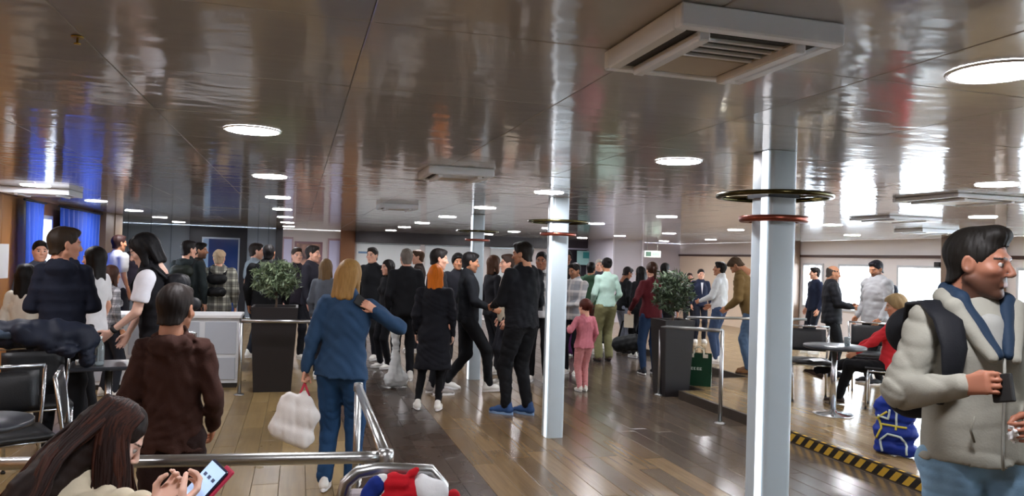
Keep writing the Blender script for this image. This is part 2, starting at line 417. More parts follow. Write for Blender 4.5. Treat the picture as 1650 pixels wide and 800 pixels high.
# right wall with its row of windows
WIN = [(y, y+1.0) for y in (-3.2, -1.65, -.1, 1.45, 3.0, 4.55, 6.1, 7.65, 9.98, 11.5)] + [(12.95, 13.6)]
WZ0, WZ1 = .78, 1.72
m_ = MB(); m_.box(XR, XR+.12, YF, YB, 0, WZ0); m_.box(XR, XR+.12, YF, YB, WZ1, CEIL)
y = YF
for a, b in WIN: m_.box(XR, XR+.12, y, a, WZ0, WZ1); y = b
m_.box(XR, XR+.12, y, 14.0, WZ0, WZ1)
wall_right = struct(m_.build('wall_right', PINKWHITE))
m_ = MB(); m_.box(XR-.012, XR-.0005, 14.0, YB-.02, PLAT, 1.87); struct(m_.build('wall_right_cream', CREAM))
m_ = MB(); m_.box(XR, XR+.12, 14.0, YB, WZ0, WZ1); struct(m_.build('wall_right_end', PINKWHITE))
trim_5 = struct(box_part('trim_5', (XR-.05, XR-.0005, YF, YB, 1.85, 1.9), mat('brown_wall_trim', '#4b342c', .4)))
struct(box_part('baseboard_right', (XR-.02, XR-.0005, YF, 14.0, PLAT, PLAT+.1), mat('grey_baseboard', '#8d8a88', .4)))
GLASS = bpy.data.materials.new('window_glass'); nt, N, L, B = nodes_of(GLASS)
_tr = N.new('ShaderNodeBsdfTransparent'); _tr.inputs[0].default_value = (.93, .96, .98, 1); _gl = N.new('ShaderNodeBsdfGlossy'); _gl.inputs['Roughness'].default_value = .03
_lw = N.new('ShaderNodeLayerWeight'); _lw.inputs[0].default_value = .5; _pw = N.new('ShaderNodeMath'); _pw.operation = 'POWER'; _pw.inputs[1].default_value = 4.0; L.new(_lw.outputs['Facing'], _pw.inputs[0]); _fr = N.new('ShaderNodeMath'); _fr.operation = 'MULTIPLY_ADD'; _fr.inputs[1].default_value = .5; _fr.inputs[2].default_value = .03; L.new(_pw.outputs[0], _fr.inputs[0]); _ms = N.new('ShaderNodeMixShader'); L.new(_fr.outputs[0], _ms.inputs[0]); L.new(_tr.outputs[0], _ms.inputs[1]); L.new(_gl.outputs[0], _ms.inputs[2])
L.new(_ms.outputs[0], N['Material Output'].inputs[0])
for k, (a, b) in enumerate(WIN):
    w = struct(thing('window_%d' % (k+3), None, None, (XR, (a+b)/2, WZ0)), 'bright rectangular window in the right wall')
    h = (b-a)/2; H = WZ1-WZ0
    f_ = MB(); f_.box(-.03, .12, -h, -h+.045, 0, H); f_.box(-.03, .12, h-.045, h, 0, H); f_.box(-.03, .12, -h+.045, h-.045, 0, .045); f_.box(-.03, .12, -h+.045, h-.045, H-.045, H)
    f_.build('window_frame', mat('grey_window_frame', '#c4c6c9', .4), w)
    box_part('pane', (.06, .066, -h+.045, h-.045, .045, H-.045), GLASS, w)
for y0, y1, pm in ((13.66, 13.95, BROWNPANEL), (8.8, 9.78, BROWNPANEL)):
    struct(box_part('wall_pilaster', (XR-.28, XR-.052, y0, y1, PLAT, CEIL-.002), pm))
# left wall: wood panels, window behind curtains, end pillar
m_ = MB(); m_.box(XL-.1, XL, YF, 10.75, 0, CEIL); m_.box(XL-.1, XL, 11.55, 14.8, 0, CEIL); m_.box(XL-.1, XL, 10.75, 11.55, 0, .7); m_.box(XL-.1, XL, 10.75, 11.55, 2.02, CEIL)
wall_left = struct(m_.build('wall_left', WOODPANEL))
y = YF+.02; pan = {}
while y < 10.2:
    box_part('wood_panel', (XL+.0005, XL+.014, y+.004, min(y+1.02, 10.3)-.004, .1, CEIL-.005), WOODPANEL, wall_left, .004); y += 1.02
w = struct(thing('window_2_left', None, None, (XL, 11.15, .7)), 'window between the blue curtains'); w.name = 'window_14'
f_ = MB(); f_.box(-.1, .03, -.4, -.35, 0, 1.32); f_.box(-.1, .03, .35, .4, 0, 1.32); f_.box(-.1, .03, -.35, .35, 0, .05); f_.box(-.1, .03, -.35, .35, 1.27, 1.32)
f_.build('window_frame', mat('grey_window_frame', '#c4c6c9', .4), w); box_part('pane', (-.06, -.054, -.35, .35, .05, 1.27), GLASS, w)
struct(box_part('wall_left_return', (-6.2, XL-.1, 14.7, 14.8, 0, CEIL), GREYWALL))
struct(box_part('wall_left_far', (-6.3, -6.2, 14.7, YB, 0, CEIL), GREYWALL))
struct(box_part('wall_front', (XL-.1, XR+.1, YF-.1, YF, 0, CEIL), mat('warm_grey_wall', '#9a9188', .5)))
ep = struct(box_part('wall_pillar_left', (XL+.0005, XL+.2, 13.72, 14.85, 0, CEIL-.002), BROWNPANEL))
box_part('edge_board', (XL+.2005, XL+.215, 14.3, 14.84, 0, CEIL-.003), mat('light_taupe_veneer', '#8d7864', .4), ep)
po = thing('notice_paper', 'white paper notice on the wood panel beside the curtain', 'notice', (XL+.0145, 9.88, 1.42))
box_part('sheet', (0, .003, -.14, .14, -.2, .2), mat('paper_white', '#dcdcdc', .7), po)
# curtains
BLUE = mat('royal_blue_curtain', '#2857cc', .6, 0, .12, 6, 0, 60, .3, 0, 0, .3)
def curtain(label, y0, y1, x, z0, z1, folds, amp):
    n = folds*10; V = []; F = []
    for k in range(n+1):
        u = k/n; yy = y0+(y1-y0)*u
        for th in (0, .006):
            for j in range(7):
                s = j/6; a = amp*(.45+.55*s)
                V.append((x+a*math.sin(u*folds*2*math.pi+.3*math.sin(5*u))+th+.02*math.sin(3*s+u*4), yy+.02*math.sin(7*s+3*u)*s, z1+(z0-z1)*s))
    for k in range(n):
        for th in (0, 1):
            for j in range(6):
                q = k*14+th*7+j; f = (q, q+1, q+15, q+14)
                F.append(f if th else f[::-1])
    root = thing('curtain', label, 'curtain', (x, (y0+y1)/2, z0), 0, 'blue curtains')
    mb = MB(); mb.add([(a-x, b-(y0+y1)/2, c-z0) for a, b, c in V], F, True); mb.build('drape', BLUE, root)
    mb = MB(); mb.tube([(.0, -(y1-y0)/2-.05, z1-z0+.02), (.0, (y1-y0)/2+.05, z1-z0+.02)], .014, 8); mb.build('curtain_rail', NAVY, root)
curtain('tall royal blue curtain beside the light wood wall panel', 10.12, 10.82, XL+.14, .06, CEIL-.06, 5, .05)
curtain('wide royal blue curtain hanging next to the brown end pillar', 11.45, 13.65, XL+.14, .06, CEIL-.06, 10, .055)

# --- columns
COLM = mat('pale_blue_grey_column_paint', '#b9c6cd', .3, 0, .03)
COPPER = mat('copper_ring', '#8e4a3a', .3, .8, .15, 9)
OLIVE = mat('dark_brass_tray', '#4a4426', .22, .85, .2, 7)
STRIP_WHITE = mat('white_strip_emissive', '#f4f8ff', .4, 0, .02, emit=STRIP_EMIT)
def column(y, label):
    c = thing('column', label, 'column', (2.3, y, 0), 0, 'columns between the seats')
    s_ = .083; r_ = .03; prof = []
    for (cx, cy, a0) in ((s_-r_, s_-r_, 0), (-s_+r_, s_-r_, 90), (-s_+r_, -s_+r_, 180), (s_-r_, -s_+r_, 270)):
        for k in range(5): q = math.radians(a0+k*22.5); prof.append((cx+r_*math.cos(q), cy+r_*math.sin(q)))
    n = len(prof); V = [(x, y_, 0) for x, y_ in prof]+[(x, y_, CEIL-.002) for x, y_ in prof]
    mb = MB(); mb.add(V, [(k, (k+1) % n, n+(k+1) % n, n+k) for k in range(n)], True); mb.build('shaft', COLM, c)
    mb = MB(); mb.box(-s_-.008, -s_-.0005, -s_+.012, -s_+.062, .005, CEIL-.004, .003); mb.build('white_strip', STRIP_WHITE, c)  # white strip with even emission along the left face of the shaft
    def ring(name, r, z, h, m, ri):
        b = MB(); b.lathe([(ri, z), (r-.006, z), (r, z+.005), (r, z+h-.005), (r-.006, z+h), (ri, z+h)], 40); 
        b.f = b.f[:-2]; b.sm = b.sm[:-2]
        return b.build(name, m, c)
    ring('wide_ring', .285, 1.965, .022, OLIVE, .255); ring('copper_ring', .168, 1.845, .03, COPPER, .12)
    b = MB()
    for k in range(4):
        q = math.pi/4+k*math.pi/2; b.tube([(.075*math.cos(q), .075*math.sin(q), 1.976), (.258*math.cos(q), .258*math.sin(q), 1.976)], .006, 6)
        b.tube([(.075*math.cos(q), .075*math.sin(q), 1.86), (.124*math.cos(q), .124*math.sin(q), 1.86)], .006, 6)
    b.build('bracket', OLIVE, c)
    b = MB(); b.box(-s_-.012, s_+.006, -s_-.006, s_+.006, 1.965, 1.985); b.build('collar', NAVY, c)
column(3.22, 'nearest pale column with copper ring beside the man in the beige jacket')
column(6.45, 'pale square column with copper ring in the middle of the floor, left of the pink girl')
column(9.66, 'farthest pale column behind the man in the black jacket')

# --- ceiling lights
DIFF = mat('lamp_diffuser', '#fcfaff', .4, 0, .02, emit=LAMP_STRENGTH)
def disc_mesh(nm, prof, m):
    b = MB(); b.lathe(prof, 32); me = bpy.data.meshes.new(nm); me.from_pydata(b.v, [], b.f); me.polygons.foreach_set('use_smooth', b.sm); me.materials.append(m); return me
RIM = disc_mesh('rim', [(.1265, -.006), (.128, -.0075), (.131, -.005), (.132, .0), (.1265, .0)], WHITEPAINT)
DSC = disc_mesh('diffuser', [(.0, -.008), (.08, -.0078), (.118, -.0068), (.1264, -.004), (.1264, .0)], DIFF)
ORD = ['first', 'second', 'third', 'fourth', 'fifth', 'sixth', 'seventh', 'eighth', 'ninth']
ROWN = {-2: 'row above the curtains', -1: 'row over the woman in denim', 0: 'row over the columns', 1: 'row over the step edge', 2: 'row over the platform', 3: 'row along the windows'}
ROWX = {-2: -2.48, -1: -.23, 0: 2.03, 1: 4.33, 2: 6.75, 3: 9.0}
for r_, x in ROWX.items():
    seen = 0
    for j in range(-2, 7):
        y = 3.72+2.235*j
        if r_ == 0 and j == -1: y = 1.64; x = 1.9
        else: x = ROWX[r_]
        p = project((x, y, CEIL))
        vis = p[2] > .3 and -90 < p[0] < 1740 and -40 < p[1]
        if r_ == -2 and j < 1: vis = False
        if vis: lab = 'round ceiling downlight, %s from the near end of the %s' % (ORD[seen], ROWN[r_]); seen += 1
        else: lab = 'round white ceiling downlight outside the picture, over the near floor'
        if not vis and (j < -1 or r_ == 3): continue
        d = thing('ceiling_downlight', lab, 'ceiling light', (x, y, CEIL-.0015), 0, 'round ceiling downlights')
        link('rim', RIM, None, d); link('diffuser', DSC, None, d)

# --- air conditioning cassettes
ACW = mat('air_unit_white', '#eef4fb', .4, 0, .02); ACT = mat('air_unit_tan_panel', '#c2b7a6', .45); ACD = mat('air_unit_dark_gap', '#1c1c1e', .6)
def air_unit(x, y, label, w=.43, dp=.43, h=.052):
    a = thing('air_conditioning_unit', label, 'air conditioner', (x, y, CEIL-.0015), 0, 'ceiling air conditioning units')
    X, Y = w/2, dp/2
    m = MB(); e = .035
    m.box(-X, X, -Y, -Y+e, -h, 0, .004); m.box(-X, X, Y-e, Y, -h, 0, .004); m.box(-X, -X+e, -Y+e, Y-e, -h, 0, .004); m.box(X-e, X, -Y+e, Y-e, -h, 0, .004); m.build('housing', ACW, a)
    box_part('recess_panel', (-X+e, X-e, -Y+e, Y-e, -h*.8, -.002), ACT, a)
    zr = -h*.8
    for s in (-1, 1):
        m = MB(); m.box(s*X*.6-.016, s*X*.6+.016, -Y*.78, Y*.84, -h-.014, zr-.0005, .004); m.build('air_vane', ACW, a)
        m = MB(); m.box(s*X*.74-.016, s*X*.74+.016, -Y*.76, Y*.8, zr-.002, zr-.0003); m.build('outlet_gap', ACD, a)
    for k in range(4):
        yy = -Y*.72+k*.042
        m = MB(); m.box(-X*.5, X*.5, yy, yy+.024, zr-.002, zr-.0003); m.build('outlet_gap', ACD, a)
        m = MB(); m.box(-X*.5, X*.5, yy+.026, yy+.036, zr-.009, zr-.0003, .002); m.build('slat', ACW, a)
    m = MB(); m.box(-X*.5, X*.5, -Y*.72+.18, Y*.82, zr-.006, zr-.0003, .003); m.build('cover_panel', ACT, a)
    return a
air_unit(1.005, 1.665, 'large white air conditioning unit with open louvres near the top of the picture')
air_unit(.985, 4.83, 'white air conditioning unit on the ceiling right of the denim jacket')
air_unit(1.06, 8.45, 'small distant white air conditioning unit in line behind the nearer one')
air_unit(-2.58, 8.75, 'white air conditioning unit beside the left curtain', .62, .5, .06)
air_unit(4.95, 4.55, 'grey-lit air conditioning unit between the near column and the right-hand lights', .75, .62, .03)
air_unit(6.3, 6.65, 'air conditioning unit above the seated woman in red', .7, .6, .03)
air_unit(8.3, 8.2, 'far air conditioning unit near the window wall pillar', .62, .5, .05)

sp = on_x(1512, 427, XR-.03)
ws = thing('wall_speaker', 'tiny black speaker high on the right wall between window and pillar', 'speaker', (XR-.0005, sp[1], sp[2]))
box_part('cabinet', (-.07, 0, -.06, .06, -.045, .045), RUBBER, ws, .008); box_part('grille', (-.0745, -.0702, -.048, .048, -.034, .034), mat('speaker_grille', '#2c2c30', .7), ws)
sp = on_z(125, 58, CEIL)
sk_ = thing('sprinkler', 'small brass sprinkler head on the ceiling at the upper left', 'sprinkler', (sp[0], sp[1], CEIL-.0015))
MB().lathe([(.0, -.022), (.009, -.022), (.009, -.019), (.003, -.018), (.003, -.004)], 12).build('deflector', mat('brass', '#b99a3f', .3, .9), sk_); MB().lathe([(.016, -.004), (.016, .0)], 14).build('escutcheon', mat('brass', '#b99a3f', .3, .9), sk_)
# ================================================================== PEOPLE: implicit-surface builder
class Field:
    def __init__(s, lo, hi, h):
        s.h = h; s.lo = np.array(lo, float)
        s.n = np.maximum(4, np.ceil((np.array(hi, float)-s.lo)/h).astype(int)+1)
        s.ax = [s.lo[i]+h*np.arange(s.n[i]) for i in range(3)]
        s.F = np.full(tuple(s.n), .15, np.float32)
    def _sl(s, lo, hi, pad):
        a = np.clip(np.floor((np.minimum(lo, hi)-pad-s.lo)/s.h).astype(int), 0, s.n)
        b = np.clip(np.ceil((np.maximum(lo, hi)+pad-s.lo)/s.h).astype(int)+1, 0, s.n)
        if np.any(b-a < 1): return None
        sl = tuple(slice(a[i], b[i]) for i in range(3))
        return sl, s.ax[0][sl[0]][:, None, None], s.ax[1][sl[1]][None, :, None], s.ax[2][sl[2]][None, None, :]
    def _mix(s, sl, d, k, sub):
        f = s.F[sl]
        if sub:
            d = -d; h = np.clip(.5+.5*(d-f)/k, 0, 1); s.F[sl] = f*(1-h)+d*h+k*h*(1-h)
        else:
            h = np.clip(.5+.5*(f-d)/k, 0, 1); s.F[sl] = f*(1-h)+d*h-k*h*(1-h)
    def cone(s, a, b, ra, rb, k=.03, w=None, q=1.0, sub=False):
        a = np.asarray(a, float); b = np.asarray(b, float); r = max(ra, rb)*max(1, q)
        g = s._sl(np.minimum(a, b), np.maximum(a, b), r+k+.03)
        if g is None: return s
        sl, X, Y, Z = g
        dx, dy, dz = X-a[0], Y-a[1], Z-a[2]; ba = b-a
        if w is not None:
            w = np.asarray(w, float); w = w/np.linalg.norm(w); e = 1/q-1
            m = dx*w[0]+dy*w[1]+dz*w[2]
            dx, dy, dz = dx+e*m*w[0], dy+e*m*w[1], dz+e*m*w[2]; ba = ba+e*(ba@w)*w
        L2 = ba@ba+1e-9
        t = np.clip((dx*ba[0]+dy*ba[1]+dz*ba[2])/L2, 0, 1)
        d = np.sqrt((dx-t*ba[0])**2+(dy-t*ba[1])**2+(dz-t*ba[2])**2)-(ra+(rb-ra)*t)
        s._mix(sl, d.astype(np.float32), k, sub); return s
    def ell(s, c, r, k=.02, R=None, sub=False):
        c = np.asarray(c, float); r = np.asarray(r, float); m = r.max()
        g = s._sl(c-m, c+m, k+.03)
        if g is None: return s
        sl, X, Y, Z = g
        dx, dy, dz = X-c[0], Y-c[1], Z-c[2]
        if R is not None:
            dx, dy, dz = (R[0, 0]*dx+R[1, 0]*dy+R[2, 0]*dz, R[0, 1]*dx+R[1, 1]*dy+R[2, 1]*dz, R[0, 2]*dx+R[1, 2]*dy+R[2, 2]*dz)
        k0 = np.sqrt((dx/r[0])**2+(dy/r[1])**2+(dz/r[2])**2); k1 = np.sqrt((dx/r[0]**2)**2+(dy/r[1]**2)**2+(dz/r[2]**2)**2)+1e-6
        s._mix(sl, (k0*(k0-1)/k1).astype(np.float32), k, sub); return s
    def cut(s, n, c, k=.008):
        """remove everything on the side the normal points to"""
        n = np.asarray(n, float); n = n/np.linalg.norm(n)
        d = (s.ax[0][:, None, None]-c[0])*n[0]+(s.ax[1][None, :, None]-c[1])*n[1]+(s.ax[2][None, None, :]-c[2])*n[2]
        s.F = np.maximum(s.F, d.astype(np.float32)); return s
    def noise(s, amp, fr, seed=0):
        r = np.random.RandomState(seed)
        X, Y, Z = s.ax[0][:, None, None], s.ax[1][None, :, None], s.ax[2][None, None, :]
        for i in range(3):
            v = r.normal(size=3)*fr; u = r.normal(size=3)*fr*.8
            s.F = s.F+(amp*np.sin(v[0]*X+v[1]*Y+v[2]*Z+r.uniform(6))*np.sin(u[0]*X+u[1]*Y+u[2]*Z+r.uniform(6))).astype(np.float32)
        return s
    def folds(s, amp, fr, seed=0):
        r = np.random.RandomState(seed); X, Y, Z = s.ax[0][:, None, None], s.ax[1][None, :, None], s.ax[2][None, None, :]
        for i in range(2):
            v = r.normal(size=3)*fr; v[2] *= 1.6; u = r.normal(size=3)*fr*.4
            w = np.sin(v[0]*X+v[1]*Y+v[2]*Z+2.4*np.sin(u[0]*X+u[1]*Y+u[2]*Z+r.uniform(6))+r.uniform(6)); m = .5+.5*np.sin(u[0]*X*.7-u[1]*Y+u[2]*Z*.8+r.uniform(6))
            s.F = s.F+(amp*(1-np.abs(w))**2*m).astype(np.float32)
        return s
    def mesh(s):
        F = s.F.copy()
        F[0], F[-1] = .1, .1; F[:, 0], F[:, -1] = .1, .1; F[:, :, 0], F[:, :, -1] = .1, .1
        I = F < 0
        c = np.zeros(np.array(F.shape)-1, np.int8)
        for i in (0, 1):
            for j in (0, 1):
                for k in (0, 1): c += I[i:i+c.shape[0], j:j+c.shape[1], k:k+c.shape[2]]
        A = np.argwhere((c > 0) & (c < 8)); n = len(A)
        if n == 0: return np.zeros((0, 3)), np.zeros((0, 4), int)
        vid = np.full(c.shape, -1, np.int64); vid[A[:, 0], A[:, 1], A[:, 2]] = np.arange(n)
        acc = np.zeros((n, 3)); cnt = np.zeros(n)
        for axis in range(3):
            o1, o2 = [q for q in range(3) if q != axis]
            for u in (0, 1):
                for v in (0, 1):
                    off = np.zeros(3, int); off[o1] = u; off[o2] = v; e = off.copy(); e[axis] = 1
                    p, q = A+off, A+e
                    f0 = F[p[:, 0], p[:, 1], p[:, 2]]; f1 = F[q[:, 0], q[:, 1], q[:, 2]]
                    m = (f0 < 0) != (f1 < 0)
                    t = f0[m]/(f0[m]-f1[m]); P = off[None, :].repeat(m.sum(), 0).astype(float); P[:, axis] = t
                    acc[m] += P; cnt[m] += 1
        V = s.lo+(A+acc/cnt[:, None])*s.h
        Q = []
        for axis in range(3):
            o1, o2 = [(1, 2), (2, 0), (0, 1)][axis]
            sl0 = [slice(None)]*3; sl1 = [slice(None)]*3; sl0[axis] = slice(0, -1); sl1[axis] = slice(1, None)
            a, b = I[tuple(sl0)], I[tuple(sl1)]
            E_ = np.argwhere(a != b)
            ok = (E_[:, o1] > 0) & (E_[:, o2] > 0) & (E_[:, o1] < F.shape[o1]-1) & (E_[:, o2] < F.shape[o2]-1); E_ = E_[ok]
            d1 = np.zeros(3, int); d1[o1] = 1; d2 = np.zeros(3, int); d2[o2] = 1
            g = lambda M: vid[M[:, 0], M[:, 1], M[:, 2]]
            q = np.stack([g(E_-d1-d2), g(E_-d2), g(E_), g(E_-d1)], 1)
            fl = ~a[E_[:, 0], E_[:, 1], E_[:, 2]]
            q[fl] = q[fl][:, ::-1]; Q.append(q)
        return V, np.concatenate(Q)
def rot(ax, a):
    c, s = math.cos(a), math.sin(a)
    return np.array([[1, 0, 0], [0, c, -s], [0, s, c]]) if ax == 'x' else np.array([[c, 0, s], [0, 1, 0], [-s, 0, c]]) if ax == 'y' else np.array([[c, -s, 0], [s, c, 0], [0, 0, 1]])
_CACHE = {}
def head_template(h, fem=False):
    k = ('head', h, fem)
    if k in _CACHE: return _CACHE[k]
    f = Field((-.11, -.14, -.23), (.11, .14, .15), h); K = .018
    f.cone((0, -.022, -.06), (0, -.04, -.2), .05 if fem else .056, .054 if fem else .062, .03)
    f.ell((0, -.012, .03), (.075, .096, .092), .02)
    f.ell((0, .026, -.035), (.06, .064, .078), .03)
    jw = .05 if fem else .055
    for s in (-1, 1):
        f.cone((s*jw, -.002, -.05), (s*.016, .058, -.098), .019, .016, .02)
        f.ell((s*.042, .056, -.016), (.024, .026, .02), .018)
        f.ell((s*.0755, -.006, .0), (.011, .022, .034), .008, rot('z', s*.35))
    f.ell((0, .068, -.1), (.022, .018, .017), .015)
    f.cone((-.034, .078, .027), (.034, .078, .027), .013, .013, .014)
    for s in (-1, 1): f.ell((s*.031, .103, .006), (.019, .017, .013), .012, None, True)
    f.cone((0, .086, .02), (0, .109, -.024), .007, .0115, .008)
    for s in (-1, 1): f.ell((s*.0115, .101, -.031), (.0085, .01, .0075), .006)
    f.cone((-.017, .083, -.058), (.017, .083, -.058), .007, .007, .006)
    f.cone((-.014, .083, -.069), (.014, .083, -.069), .0075, .0075, .005)
    f.cone((-.024, .098, -.0635), (.024, .098, -.0635), .002, .002, .005, None, 1, True)
    for s in (-1, 1): f.ell((s*.084, -.004, .002), (.006, .012, .02), .006, None, True)
    V, Q = f.mesh(); _CACHE[k] = (V, Q); return V, Q
def hand_template(h, kind):
    k = ('hand', h, kind)
    if k in _CACHE: return _CACHE[k]
    curl = {'relax': (.3, .45, .35), 'grip': (.9, 1.0, .6), 'hold': (.6, .75, .5), 'flat': (.06, .1, .08), 'fist': (1.35, 1.5, .9)}[kind]
    f = Field((-.1, -.075, -.205), (.05, .09, .07), h)
    f.cone((0, 0, .05), (0, 0, -.005), .027, .025, .01, (1, 0, 0), .8)
    for y, r in ((.024, .017), (.008, .018), (-.009, .018), (-.024, .016)):
        f.cone((0, y*.7, -.012), (0, y, -.08), r, r*.78, .012, (1, 0, 0), .72)
    for y, L_, r in ((.03, .072, .0088), (.0105, .081, .0092), (-.0095, .075, .0088), (-.0275, .058, .0078)):
        p = np.array([0, y, -.082]); a = 0; sp = y*.9
        for seg, cu in zip((.44, .31, .25), curl):
            a += cu; d = np.array([-math.sin(a), sp*.35, -math.cos(a)]); q = p+d*L_*seg
            f.cone(p, q, r, r*.9, .0035); p = q; r *= .9
    t = {'relax': [(-.004, .02, -.02), (-.016, .042, -.048), (-.024, .05, -.078), (-.028, .05, -.1)],
         'flat': [(-.002, .02, -.02), (-.006, .05, -.045), (-.008, .066, -.07), (-.01, .072, -.09)]}.get(kind, [(-.006, .02, -.02), (-.03, .038, -.044), (-.05, .036, -.07), (-.062, .026, -.09)])
    for p, q, r in zip(t[:-1], t[1:], (.014, .0115, .0095)): f.cone(p, q, r, r*.88, .005)
    V, Q = f.mesh(); _CACHE[k] = (V, Q); return V, Q
def shoe_meshes(h, kind='sneaker'):
    k = ('shoe', h, kind)
    if k in _CACHE: return _CACHE[k]
    f = Field((-.07, -.1, -.005), (.07, .22, .16), h)
    f.cone((0, -.02, .13 if kind == 'boot' else .105), (0, -.025, .05), .04, .042, .02)
    f.cone((0, -.04, .045), (0, .08, .045), .038, .042, .02, (0, 0, 1), .95)
    f.cone((0, .06, .042), (.0, .15, .032), .04, .036, .03, (0, 0, 1), .75)
    f.cut((0, 0, -1), (0, 0, .018))
    V, Q = f.mesh()
    pts = []
    for i in range(20):
        a = 2*math.pi*i/20; y = math.cos(a); x = math.sin(a)
        yy = .055+y*.135; w = .046 if y > 0 else .04
        pts.append((x*w*(1-.12*max(0, y)**3), yy))
    m = MB(); n = len(pts)
    VV = [(x*.96, y, 0) for x, y in pts]+[(x, y, .006) for x, y in pts]+[(x, y, .024) for x, y in pts]+[(x*.9, .055+(y-.055)*.95, .03) for x, y in pts]
    FF = [tuple(range(n)), tuple(range(4*n-1, 3*n-1, -1))]+[(r*n+i, r*n+n+i, r*n+n+(i+1) % n, r*n+(i+1) % n) for r in range(3) for i in range(n)]
    up = mesh_np('shoe', V, Q, True); so = bpy.data.meshes.new('sole'); so.from_pydata(VV, [], FF); so.update()
    _CACHE[k] = (up, so); return up, so
def hair_template(h, kind, ln=0.0):
    k = ('hair', h, kind, ln)
    if k in _CACHE: return _CACHE[k]
    f = Field((-.16, -.24, -.2-ln), (.16, .17, .19), h)
    big = {'curly': .028, 'afro': .045, 'short': .006, 'quiff': .006, 'buzz': .002, 'bald': .002}.get(kind, .01)
    f.ell((0, -.018, .042), (.076+big, .098+big, .09+big), .02)
    if kind in ('short', 'quiff', 'curly'): f.ell((0, .045, .1+(.008 if kind == 'quiff' else 0)), (.054, .05, .028+(.01 if kind == 'quiff' else 0)), .025)
    if kind in ('short', 'quiff', 'buzz', 'bald', 'curly'): f.cone((0, -.034, .0), (0, -.04, -.09), .066, .0625, .02)
    X, Y, Z = f.ax[0][:, None, None], f.ax[1][None, :, None], f.ax[2][None, None, :]
    nape = -.085 if kind not in ('short', 'buzz', 'bald', 'quiff') else -.078
    zb = np.interp(Y, [-.12, -.06, -.005, .015, .06, .075, .13], [nape, nape+.008, -.02, -.016, .045, .07, .078])
    if kind in ('long', 'bob', 'pony', 'bun'): zb = np.interp(Y, [-.12, -.05, .03, .06, .078, .13], [nape, nape, -.05, .03, .07, .074])
    f.F = np.maximum(f.F, ((zb-Z)*.75).astype(np.float32)+0*X.astype(np.float32))
    if kind == 'bald': f.F = np.maximum(f.F, (Z-.055-.25*np.maximum(0, -Y-.02)+0*X).astype(np.float32)); 
    if kind in ('long', 'bob'):
        L_ = ln
        for s in (-1, 1):
            f.cone((s*.062, .0, .02), (s*.075, .01, -.1-L_*.5), .032, .028, .03, (1, 0, 0), .7)
            f.cone((s*.05, -.06, .0), (s*.06, -.075, -.1-L_), .045, .03, .04, (0, 1, 0), .7)
        f.cone((0, -.085, .0), (0, -.1, -.1-L_), .05, .035, .04, (0, 1, 0), .7)
    if kind == 'pony': f.cone((0, -.11, .05), (0, -.15, .03), .026, .032, .02); f.cone((0, -.15, .03), (0, -.135, -.06-ln), .034, .016, .02)
    if kind == 'bun': f.ell((0, -.105, .085), (.046, .046, .042), .015)
    th = np.arctan2(X, -(Y+.01)+0*X); wv = Z*9
    f.F = f.F+((.0007*(np.sin(47*th+wv*2)+np.sin(31*th-wv*3.1+1)+np.sin(60*Z+13*th)+np.sin(75*X+50*Z))) if h < .008 else .0013*np.sin(13*th+wv)+.0015*np.sin(38*Z+9*th)).astype(np.float32)
    V, Q = f.mesh(); _CACHE[k] = (V, Q); return V, Q
SKINM = None
def skin_mat():
    global SKINM
    if SKINM: return SKINM
    m = bpy.data.materials.new('skin'); nt, N, L, B = nodes_of(m)
    at = N.new('ShaderNodeAttribute'); at.attribute_name = 'Col'; L.new(at.outputs['Color'], B.inputs['Base Color'])
    B.inputs['Roughness'].default_value = .5; B.inputs['Specular IOR Level'].default_value = .35
    B.inputs['Subsurface Weight'].default_value = .08; B.inputs['Subsurface Radius'].default_value = (.02, .008, .004)
    SKINM = m; return m
def hair_mat(color):
    c = color.lstrip('#'); nm = 'hair_'+c
    if nm in MATS: return MATS[nm]
    m = bpy.data.materials.new(nm); nt, N, L, B = nodes_of(m); c = lin(color)
    tc = N.new('ShaderNodeTexCoord'); mp = N.new('ShaderNodeMapping'); mp.inputs['Scale'].default_value = (90, 90, 9); L.new(tc.outputs['Object'], mp.inputs['Vector'])
    no = N.new('ShaderNodeTexNoise'); no.inputs['Scale'].default_value = 1; no.inputs['Detail'].default_value = 3; L.new(mp.outputs['Vector'], no.inputs['Vector'])
    mx = N.new('ShaderNodeMix'); mx.data_type = 'RGBA'; mx.inputs[6].default_value = (*[x*.62 for x in c], 1); mx.inputs[7].default_value = (*[min(1, x*1.38) for x in c], 1)
    L.new(no.outputs['Fac'], mx.inputs[0]); L.new(mx.outputs[2], B.inputs['Base Color']); B.inputs['Roughness'].default_value = .58; B.inputs['Specular IOR Level'].default_value = .22
    bp = N.new('ShaderNodeBump'); bp.inputs['Strength'].default_value = .3; bp.inputs['Distance'].default_value = .003; L.new(no.outputs['Fac'], bp.inputs['Height']); L.new(bp.outputs['Normal'], B.inputs['Normal'])
    MATS[nm] = m; return m
